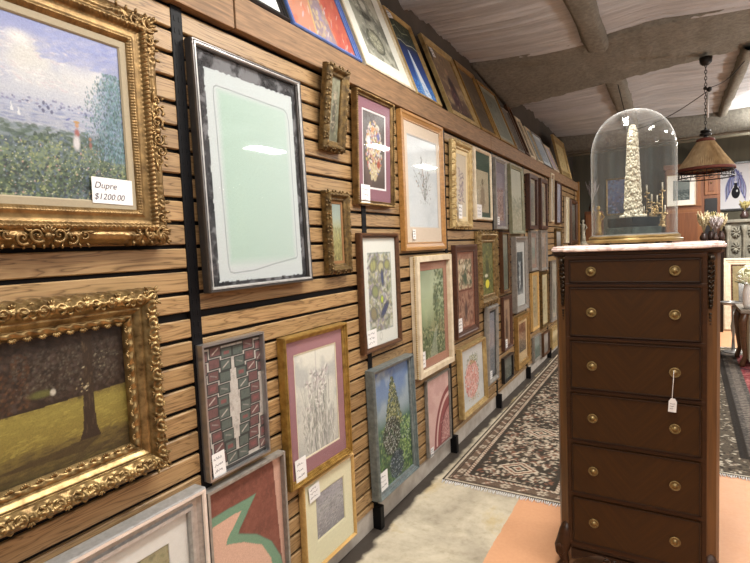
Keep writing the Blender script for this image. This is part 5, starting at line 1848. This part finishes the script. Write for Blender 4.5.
# =================================================================== hanging lamp
M['pleat'] = pm('pleated_straw_fabric', '#bfa680', .8, 0, .2, 30, stretch=(1, 1, .2), base2='#8e7452')
M['redtrim'] = pm('dark_red_braid', '#5c2a1e', .8, 0, .2, 60)
M['iron'] = pm('wrought_iron', '#231f1d', .5, .5, .2, 40)
LX, LY = 1.652, 5.9
lamp = empty('pendant_lamp', (LX, LY, 0), label='hanging lamp with a pleated straw shade and wrought iron scroll ring on a chain', cat='lamp')
bm = bmesh.new()
NP = 180
rings = []
for t in (0, .5, 1):
    ring = []
    for k in range(NP):
        a_ = 2 * PI * k / NP
        R_ = .236 * (1 - t) + .072 * t
        R_ += (.006 * (1 - t) + .002) * (1 if k % 2 else -1) - .004 * math.sin(PI * t)
        ring.append(bm.verts.new((R_ * math.cos(a_), R_ * math.sin(a_), 2.135 + .262 * t)))
    rings.append(ring)
for a_, b_ in zip(rings, rings[1:]):
    for k in range(NP):
        bm.faces.new((a_[k], a_[(k + 1) % NP], b_[(k + 1) % NP], b_[k]))
sh = obj('shade', bm, 'pleat', lamp)
sh.modifiers.new('thick', 'SOLIDIFY').thickness = .003
bm = bmesh.new()
lathe(bm, [(.236, 2.112), (.243, 2.112), (.245, 2.14), (.238, 2.142), (.236, 2.112)], 64)
obj('bottom_trim', bm, 'redtrim', lamp, True)
bm = bmesh.new()
lathe(bm, [(.0, 2.392), (.075, 2.392), (.080, 2.402), (.074, 2.418), (.05, 2.428), (0, 2.43)], 40)
obj('top_trim', bm, 'redtrim', lamp, True)
bm = bmesh.new()
for z in (2.045, 2.108):
    lathe(bm, [(.226, z - .005), (.234, z - .005), (.234, z + .005), (.226, z + .005), (.226, z - .005)], 48)
for k in range(12):
    a_ = 2 * PI * k / 12
    tube(bm, [(.23 * math.cos(a_), .23 * math.sin(a_), 2.045), (.23 * math.cos(a_), .23 * math.sin(a_), 2.108)], .004, 6)
    a2 = a_ + PI / 12
    pts = []
    for q in range(14):
        t = q / 13 * 2 * PI * 1.3
        rr = .024 * (1 - q / 17)
        aa = a2 + rr * math.cos(t) / .23 * 1.6
        pts.append((.23 * math.cos(aa), .23 * math.sin(aa), 2.077 + rr * math.sin(t)))
    tube(bm, pts, .0032, 5)
for k in range(3):
    a_ = 2 * PI * k / 3 + .4
    tube(bm, [(.23 * math.cos(a_), .23 * math.sin(a_), 2.108), (.05 * math.cos(a_), .05 * math.sin(a_), 2.40)], .004, 6)
obj('iron_ring', bm, 'iron', lamp, True)
bm = bmesh.new()
lathe(bm, [(0, 2.428), (.018, 2.428), (.018, 2.446), (.048, 2.452), (.050, 2.470), (.030, 2.476), (.046, 2.486), (.042, 2.502), (.012, 2.51), (.010, 2.53), (0, 2.532)], 20)
obj('finial', bm, 'iron', lamp, True, 35)
bm = bmesh.new()
zz = 2.53; k = 0
while zz < 3.13:
    pts = []
    for q in range(13):
        t = 2 * PI * q / 12
        x = .010 * math.cos(t); z = .019 * math.sin(t)
        pts.append((x if k % 2 else 0, 0 if k % 2 else x, zz + .015 + z))
    tube(bm, pts, .003, 5, False)
    zz += .030; k += 1
obj('chain', bm, 'iron', lamp, True)
bm = bmesh.new()
tube(bm, [(.018, 0, 2.62), (.018, 0, 2.86)], .009, 8)
tag(obj('cord_sleeve', bm, 'card', lamp, True), 'white cord sleeve beside the chain')
bm = bmesh.new()
ball(bm, (.03, 0, 2.885), (.022, .022, .026), 2); ball(bm, (-.004, 0, 2.90), (.018, .02, .018), 2)
obj('junction', bm, 'blackwood', lamp, True)
bm = bmesh.new()
lathe(bm, [(0, 3.118), (.03, 3.12), (.05, 3.14), (.055, 3.19), (0, 3.19)], 20)
obj('ceiling_hook', bm, 'iron', lamp, True)
for p0, p1, tail in (((.03, 0, 2.90), (.34, .35, 3.19), None), ((0, 0, 2.86), (-.67, .2, 2.63), (-.79, .3, 3.18))):
    pts = []
    for k in range(13):
        t = k / 12
        p = Vector(p0).lerp(Vector(p1), t)
        p.z -= .05 * math.sin(PI * t)
        pts.append(p)
    if tail:
        pts.append(Vector(tail))
    obj('power_cable', tube(bmesh.new(), pts, .004, 6), 'iron', lamp, True)

# =================================================================== back of the shop
M['cherry'] = wood('cherry_cabinet', '#7c4a2a', '#5a341c', .4, 6, 'z')
M['cherry2'] = wood('cherry_panel', '#8c5832', '#6c4224', .4, 6, 'z')
cab = empty('wooden_cabinet', (1.69, 9.9, 0), label='tall reddish brown wooden cabinet at the back behind the glass dome', cat='cabinet')
bm = bmesh.new()
box(bm, (-.42, .02, 0), (.36, .5, 2.64), .004)
obj('carcass', bm, 'cherry', cab)
for x0, x1, z0, z1, kn in ((-.40, .10, .12, 1.92, 0), (-.40, .10, 1.97, 2.60, 0), (.145, .33, 2.14, 2.52, 1), (.145, .33, .12, 1.20, 0)):
    d_ = obj('door', bx((x0, 0, z0), (x1, .02, z1), .004), 'cherry2', cab)
    bm = bx((x0 + .05, -.008, z0 + .05), (x1 - .05, .002, z1 - .05), .006)
    obj('panel', bm, 'cherry', d_)
    if kn:
        obj('knob', ball(bmesh.new(), ((x0 + x1) / 2, -.018, (z0 + z1) / 2), .013, 2), 'brass', d_, True)
obj('niche_shade', bx((.15, .004, 1.26), (.32, .022, 2.08)), 'blackwood', cab)  # flat black board standing in for the shade of an open recess
bm = bmesh.new()
box(bm, (-.44, -.02, 2.60), (.38, .5, 2.68), .01)
obj('cornice', bm, 'cherry', cab)


def face_pic(name, label, x0, x1, z0, z1, yb, f, t, style, fmat, lean=0., **kw):
    """picture facing the camera side (-y); yb = back plane at its foot"""
    root = empty(name, label=label, cat='picture')
    th = math.radians(lean)
    u = Vector((1, 0, 0)); v = Vector((0, math.sin(th), math.cos(th))); n = u.cross(v)
    root.matrix_world = Matrix(((u.x, v.x, n.x, (x0 + x1) / 2), (u.y, v.y, n.y, yb), (u.z, v.z, n.z, z0), (0, 0, 0, 1)))
    return fill(root, x1 - x0, z1 - z0, f, t, style, fmat, **kw)


face_pic('framed_print', 'dark landscape print in wide white mat hung on the back cabinet', 1.30, 1.715, 1.99, 2.50, 9.888, .012, .02, 'flat', 'creamframe', mats=((.075, '#d6d0c8'),), art=g_land(['#6c7472', '#7c8480'], ['#3c4444', '#5c6664'], ['#4c5654', '#8c9490'], 51, .4), res=60)
face_pic('framed_poster', 'white poster of a dark round gourd under blue drops, black frame, back wall', 2.035, 2.56, 1.88, 2.70, 10.598, .035, .03, 'flat', 'blackwood', art=art_necklace, res=150)
face_pic('framed_painting', 'blue violet painting on the back wall, seen through the glass dome', .29, .66, 1.93, 2.62, 10.598, .03, .03, 'slope', 'gilt', art=art_blueish, res=60, artmat='canvas')
# side board carrying vases, hidden mostly by the chest
sb = empty('sideboard', (1.42, 8.5, 0), label='dark sideboard behind the chest carrying the vases', cat='sideboard')
obj('top', bx((-.56, -.24, 1.36), (.59, .24, 1.40), .006), 'mahogany', sb)
bm = bmesh.new(); box(bm, (-.53, -.21, .14), (.56, .22, 1.36), .004)
obj('carcass', bm, 'mahogany_dark', sb)
for k in range(2):
    obj('door', bx((-.50 + .5 * k, -.225, .2), (-.05 + .5 * k, -.21, 1.32), .006), 'mahogany', sb)
for x in (-.5, .44):
    for y in (-.18, .19):
        obj('leg', tube(bmesh.new(), [(x, y, .15), (x, y, .0)], [.03, .02], 8), 'mahogany_dark', sb, True)
M['grasscream'] = pm('dried_cream_grass', '#d0c3a2', .9, 0, .25, 50, base2='#a3946e')
M['grassolive'] = pm('dried_olive_grass', '#a89c66', .9, 0, .25, 50, base2='#766c40')
M['lilac'] = pm('lilac_dried_flowers', '#b9b0ae', .9, 0, .25, 50, base2='#8c807e')
M['pot'] = pm('dark_glazed_pot', '#3c2c28', .3, 0, .3, 20)


def vase(label, x, y, z, h, r, bl, spread, bmat, pot='pot', seed=1, group=None, heads=26):
    v = empty('vase', (x, y, z), label=label, cat='vase', group=group)
    bm = bmesh.new()
    lathe(bm, [(0, 0), (r * .6, 0), (r * .95, h * .25), (r, h * .5), (r * .6, h * .85), (r * .55, h * .95), (r * .68, h), (r * .5, h * .97), (0, h * .8)], 20)
    obj('pot', bm, pot, v, True)
    rr = random.Random(seed)
    bm = bmesh.new()
    for k in range(heads):
        a_ = rr.random() * 2 * PI; s = spread * rr.random() ** .6
        L = bl * (.7 + .3 * rr.random())
        p0 = Vector((0, 0, h * .9)); p2 = Vector((s * math.cos(a_), s * math.sin(a_), h + L)); p1 = p0.lerp(p2, .5) * 1; p1.x *= .7; p1.y *= .7
        tube(bm, [p0, p1, p2], [.003, .003, .002], 4)
        for q in range(9):
            t = .45 + .55 * q / 8
            c = p0.lerp(p2, t)
            w = .013 * (1 - abs(q - 4) / 7)
            ball(bm, c + Vector(((rr.random() - .5) * .012, (rr.random() - .5) * .012, 0)), (w, w, w * 1.9), 1)
    obj('dried_stems', bm, bmat, v, True)
    return v


vase('dark pot of cream dried grasses, leftmost of the vases right of the glass dome', 1.755, 8.38, 1.40, .12, .05, .30, .09, 'grasscream', seed=1, group='vases on the sideboard')
vase('dark pot of olive dried grasses, middle of the vases right of the glass dome', 1.850, 8.60, 1.40, .14, .045, .27, .06, 'grassolive', seed=2, group='vases on the sideboard')
vase('dark pot of lilac dried flowers, rightmost of the vases right of the glass dome', 1.885, 8.34, 1.40, .10, .04, .25, .10, 'lilac', seed=3, group='vases on the sideboard')
vase('dark pot of pale feathery grasses at the right end of the sideboard', 1.965, 8.52, 1.40, .13, .045, .26, .08, 'grasscream', seed=11, group='vases on the sideboard')
# gilded candelabra
cn = empty('candelabra', (1.15, 8.5, 1.40), label='gilded branching candelabra behind the spire, seen through the glass dome', cat='candelabra')
bm = bmesh.new()
lathe(bm, [(0, 0), (.09, 0), (.085, .02), (.03, .05), (.018, .09), (.03, .12), (.014, .16), (.012, .45), (.02, .5), (0, .52)], 20)
obj('stem', bm, 'bright_gilt', cn, True)
for k in range(6):
    a_ = k * PI / 3 + .3
    bm = bmesh.new()
    hh = .42 + .16 * (k % 3)
    pts = [(0, 0, .22), (.07 * math.cos(a_), .07 * math.sin(a_), .20 + .03 * k % .1), (.14 * math.cos(a_), .14 * math.sin(a_), .30), (.14 * math.cos(a_), .14 * math.sin(a_), hh)]
    tube(bm, pts, [.008, .008, .007, .007], 6)
    lathe(bm, [(0, hh), (.03, hh + .004), (.034, hh + .012), (.014, hh + .016), (.012, hh + .03), (0, hh + .03)], 12, (.14 * math.cos(a_), .14 * math.sin(a_), 0))
    for q in range(5):
        leaf(bm, (.05 * math.cos(a_ + q) + .06 * math.cos(a_), .05 * math.sin(a_ + q) + .06 * math.sin(a_)), a_ + q, .05, .03, .24 + .05 * q, .01)
    for q in range(12):
        t = q / 11
        leaf(bm, (.14 * math.cos(a_) * (.4 + .6 * t) + .03 * math.cos(q * 2.1), .14 * math.sin(a_) * (.4 + .6 * t) + .03 * math.sin(q * 2.1)), q * 1.7, .06, .035, .26 + (hh - .26) * t, .014)
    obj('branch', bm, 'pale_gold', cn, True)
    bm = bmesh.new()
    lathe(bm, [(0, hh + .028), (.011, hh + .028), (.011, hh + .13), (0, hh + .132)], 10, (.14 * math.cos(a_), .14 * math.sin(a_), 0))
    obj('candle', bm, 'ivory', cn, True)


def statuette(name, label, x, y, z, h, mat):
    root = empty(name, (x, y, z), label=label, cat='statuette')
    obj('base', lathe(bmesh.new(), [(0, 0), (.16 * h, 0), (.16 * h, .06 * h), (.12 * h, .09 * h), (0, .09 * h)], 20), mat, root, True, 40)
    bm = bmesh.new()
    lathe(bm, [(0, .085 * h), (.12 * h, .09 * h), (.10 * h, .25 * h), (.075 * h, .42 * h), (.095 * h, .52 * h), (.065 * h, .62 * h), (.095 * h, .74 * h), (.08 * h, .80 * h), (.03 * h, .84 * h), (.03 * h, .86 * h), (.055 * h, .90 * h), (.06 * h, .94 * h), (.04 * h, .99 * h), (0, h)], 16)
    tube(bm, [(.085 * h, 0, .78 * h), (.16 * h, -.05 * h, .66 * h), (.10 * h, -.10 * h, .56 * h)], [.03 * h, .026 * h, .022 * h], 8)
    tube(bm, [(-.085 * h, 0, .78 * h), (-.15 * h, -.03 * h, .9 * h), (-.12 * h, -.04 * h, 1.03 * h)], [.03 * h, .026 * h, .02 * h], 8)
    obj('figure', bm, mat, root, True)
    return root


def pedestal(label, x, y, h, r, mat):
    root = empty('pedestal', (x, y, 0), label=label, cat='pedestal')
    obj('base', lathe(bmesh.new(), [(0, 0), (r * 1.5, 0), (r * 1.5, .05), (r * 1.1, .09), (0, .09)], 20), mat, root, True, 40)
    obj('column', lathe(bmesh.new(), [(0, .085), (r, .085), (r * .85, h * .5), (r * .8, h - .06), (0, h - .06)], 20), mat, root, True, 40)
    obj('top', lathe(bmesh.new(), [(0, h - .062), (r * 1.1, h - .06), (r * 1.45, h - .03), (r * 1.45, h), (0, h)], 20), mat, root, True, 40)


pedestal('tall gilt pedestal holding the gold statuette, behind the left of the glass dome', .40, 8.4, 1.48, .07, 'gilt')
statuette('statuette', 'gold statuette on a pedestal, seen through the left side of the glass dome', .40, 8.4, 1.48, .52, 'bright_gilt')
pedestal('cream pedestal holding the cream statuette beside the end post of the slatted wall', .03, 9.45, 1.42, .06, 'creamframe')
statuette('statuette', 'cream statuette on a pedestal beside the end post of the slatted wall', .03, 9.45, 1.42, .42, 'ivory')
cu = empty('curio_cabinet', (.13, 9.95, 0), label='narrow red brown cabinet at the back beside the end of the slatted wall', cat='cabinet')
obj('carcass', bx((-.14, .0, 0), (.14, .38, 2.0), .006), 'cherry', cu)
d_ = obj('door', bx((-.12, -.018, .1), (.12, .0, 1.94), .005), 'cherry2', cu)
obj('knob', ball(bmesh.new(), (.09, -.03, 1.0), .013, 2), 'brass', d_, True)
vase('mauve dried flowers in a dark pot on top of the narrow red brown cabinet', .10, 10.1, 2.0, .16, .06, .42, .14, 'lilac', seed=7, heads=30)

# carved grey green cabinet behind the leaning mirror
M['verdigris'] = pm('grey_green_limed_wood', '#847f70', .7, 0, .25, 14, bump=.3, base2='#57534a')
cc = empty('carved_cabinet', (2.56, 9.75, 0), label='grey green carved cabinet behind the leaning cream mirror', cat='cabinet')
obj('carcass', bx((-.46, .02, 0), (.5, .45, 1.66), .006), 'verdigris', cc)
obj('top', bx((-.49, -.03, 1.66), (.53, .47, 1.71), .012), 'verdigris', cc)
for k in range(5):
    bm = bmesh.new()
    x = -.42 + .21 * k
    lathe(bm, [(0, .1), (.04, .1), (.04, .16), (.026, .2), (.03, .8), (.024, 1.4), (.03, 1.5), (.045, 1.55), (.045, 1.62), (0, 1.62)], 14, (x, -.01, 0))
    obj('column', bm, 'verdigris', cc, True)
for k in range(4):
    bm = bmesh.new()
    for j in range(6):
        cz = 1.50 - .24 * j
        cxx = -.315 + .21 * k
        for q in range(8):
            t = q * PI / 4
            tube(bm, [(cxx, .012, cz), (cxx + .05 * math.cos(t), .002, cz + .07 * math.sin(t)), (cxx + .06 * math.cos(t + .5), .014, cz + .09 * math.sin(t + .5))], [.012, .014, .005], 6)
    obj('carved_panel', bm, 'verdigris', cc, True)
# small dark figures on the carved cabinet
vase('small dark pot of pale stems on top of the grey green carved cabinet', 2.36, 9.82, 1.71, .13, .06, .16, .08, 'grassolive', seed=9)

M['mirror'] = pm('old_mirror_silver', '#9a9a98', .12, .9, .08, 3)
mr = face_pic('leaning_mirror', 'large mirror with broad cream and gold frame leaning at the back right', 2.06, 2.98, 0.002, 1.12, 9.36, .10, .05, 'step', 'creamframe', lean=11, mats=((.006, '#8a3c30'),))
mr['category'] = 'mirror'
bm = beading(.92, 1.12, .116, .03, .010, .024)
obj('beading', bm, 'walnut', mr, True)
v_, f_ = matmesh((-.46 + .122, .122, .46 - .122, 1.12 - .122), (-.46 + .19, .19, .46 - .19, 1.12 - .19), .034, .006)
M['olivegold'] = pm('olive_gold_leaf', '#8a7a52', .4, .3, .2, 20, base2='#665838')
obj('inner_frame', (v_, f_), 'olivegold', mr)
obj('mirror_glass', bx((-.28, .18, .02), (.28, .94, .026)), 'mirror', mr)

# table with hydrangea
M['weathered'] = wood('weathered_grey_wood', '#8d8376', '#62594e', .8, 9, 'x')
M['whitewash'] = pm('chipped_white_paint', '#d6d0c4', .75, 0, .2, 12, base2='#a59c8c')
tb = empty('low_table', (2.40, 7.05, .0096), label='weathered low table with chipped white panels at the right edge', cat='table')
obj('top', bx((-.38, -.30, .60), (.5, .30, .64), .008), 'weathered', tb)
obj('apron', bx((-.295, -.285, .06), (.44, .24, .60), .004), 'whitewash', tb)
for x in (-.335, .46):
    for y in (-.26, .26):
        bm = bmesh.new()
        s = -1 if x < 0 else 1
        tube(bm, [(x, y, .60), (x + s * .02, y, .5), (x + s * .012, y, .3), (x - s * .005, y, .12), (x + s * .02, y, .03), (x + s * .02, y, 0)], [.035, .04, .03, .022, .026, .028], 10)
        obj('leg', bm, 'walnut', tb, True)
st = empty('side_table', (2.03, 7.58, .0096), label='small round grey metal table with a rimmed tray top beside the low table', cat='table')
obj('tray_top', lathe(bmesh.new(), [(0, .60), (.11, .60), (.135, .615), (.14, .635), (.134, .635), (.128, .618), (0, .612)], 32), 'steel', st, True, 40)
obj('stem', lathe(bmesh.new(), [(0, .03), (.02, .03), (.014, .2), (.03, .33), (.014, .42), (.02, .602), (0, .602)], 16), 'steel', st, True)
obj('foot', lathe(bmesh.new(), [(0, 0), (.11, 0), (.11, .012), (.03, .034), (0, .034)], 28), 'steel', st, True, 40)
M['porcelain'] = pm('white_porcelain', '#e4e2e0', .2, 0, .04, 10)
M['hydr'] = pm('cream_hydrangea_petals', '#f0eed2', .8, 0, .08, 60, base2='#dcdcb4')
M['leafg'] = pm('dark_green_leaf', '#4c5a36', .6, 0, .3, 30)
hv = empty('flower_vase', (2.12, 6.92, .6502), label='white vase of cream hydrangea on the low table at the right edge', cat='vase')
obj('vase', lathe(bmesh.new(), [(0, 0), (.05, 0), (.062, .04), (.066, .16), (.055, .24), (.05, .26), (.056, .27), (.048, .265), (0, .2)], 24), 'porcelain', hv, True)
rr = random.Random(4)
for c in ((-.03, -.02, .36), (.07, .02, .34), (.02, .07, .40)):
    bm = bmesh.new()
    tube(bm, [(0, 0, .2), (c[0] * .6, c[1] * .6, .28), c], .005, 6)
    for k in range(150):
        z = 1 - 1.7 * rr.random(); t = rr.random() * 2 * PI; q = math.sqrt(max(0, 1 - z * z))
        n_ = Vector((q * math.cos(t), q * math.sin(t), z))
        p = Vector(c) + n_ * .092
        m = Matrix.Translation(p) @ n_.to_track_quat('Z', 'Y').to_matrix().to_4x4() @ Matrix.Rotation(rr.random() * 3, 4, 'Z')
        for a_ in range(4):
            mm = m @ Matrix.Rotation(a_ * PI / 2, 4, 'Z') @ Matrix.Translation((.009, 0, .002)) @ Matrix.Diagonal((.010, .008, .003, 1))
            bmesh.ops.create_icosphere(bm, subdivisions=1, radius=1, matrix=mm)
    obj('flower_head', bm, 'hydr', hv, True)
bm = bmesh.new()
for k in range(5):
    leaf(bm, (.05 * math.cos(k * 1.3), .05 * math.sin(k * 1.3)), k * 1.3, .11, .06, .285, .006)
obj('leaves', bm, 'leafg', hv, True)

# =================================================================== light and camera
def lamp_panel(x, y, z, power, col=(1, .97, .91), lx=.22, ly=.62, up=.45):
    """short ceiling tube fixture: light down and, through its open top, up"""
    for e, zz, rx in ((power, z, 0), (power * up, z + .03, PI)):
        L = bpy.data.lights.new('ceiling_tube', 'AREA')
        L.shape = 'RECTANGLE'; L.size = lx; L.size_y = ly; L.energy = e; L.color = col
        o = bpy.data.objects.new('ceiling_tube', L)
        o.location = (x, y, zz); o.rotation_euler = (rx, 0, 0)
        COL.objects.link(o)


for x, y, p in ((1.15, -.2, 20), (1.2, 1.1, 25), (1.0, 2.15, 30), (2.3, 1.9, 16), (3.2, 3.2, 30), (3.2, 5.0, 42), (2.85, 7.2, 62), (2.6, 8.6, 84), (4.6, 1.0, 26)):
    lamp_panel(x, y, 2.95, p, up=.22 if y > 3 else .55)
def ceiling_fill(x, y, z, power, col=(1, .96, .9)):
    """added spot that brightens the ceiling"""
    L = bpy.data.lights.new('ceiling_fill', 'SPOT')
    L.spot_size = math.radians(165); L.spot_blend = .6; L.shadow_soft_size = .12; L.energy = power; L.color = col
    o = bpy.data.objects.new('ceiling_fill', L)
    o.location = (x, y, z); o.rotation_euler = (PI, 0, 0)
    COL.objects.link(o)


ceiling_fill(3.1, 2.6, 1.7, 110)
ceiling_fill(4.0, 7.4, 1.3, 170)
wd = bpy.data.worlds.new('shop_ambience')
SC.world = wd
wd.use_nodes = True
bg = wd.node_tree.nodes['Background']
bg.inputs[0].default_value = (1, .98, .95, 1)
bg.inputs[1].default_value = .24

cam = bpy.data.cameras.new('camera')
cam.sensor_width = 36; cam.lens = 36 * 500 / 750; cam.clip_start = .02
co = bpy.data.objects.new('camera', cam)
COL.objects.link(co)
yaw, pitch, roll = (math.radians(v) for v in (30.7575, -3.8653, -2.3665))
fw = Vector((-math.sin(yaw) * math.cos(pitch), math.cos(yaw) * math.cos(pitch), math.sin(pitch)))
rt = Vector((math.cos(yaw), math.sin(yaw), 0)); up = rt.cross(fw)
r_ = rt * math.cos(roll) + up * math.sin(roll); u_ = up * math.cos(roll) - rt * math.sin(roll)
co.matrix_world = Matrix(((r_.x, u_.x, -fw.x, 1.368), (r_.y, u_.y, -fw.y, 0), (r_.z, u_.z, -fw.z, 1.5), (0, 0, 0, 1)))
SC.camera = co
SC.view_settings.view_transform = 'Standard'
SC.view_settings.look = 'None'
SC.view_settings.gamma = 1
SC.view_settings.use_curve_mapping = False
SC.view_settings.exposure = 0.45
SC.cycles.max_bounces = 8
SC.cycles.transparent_max_bounces = 16
SC.cycles.use_denoising = True
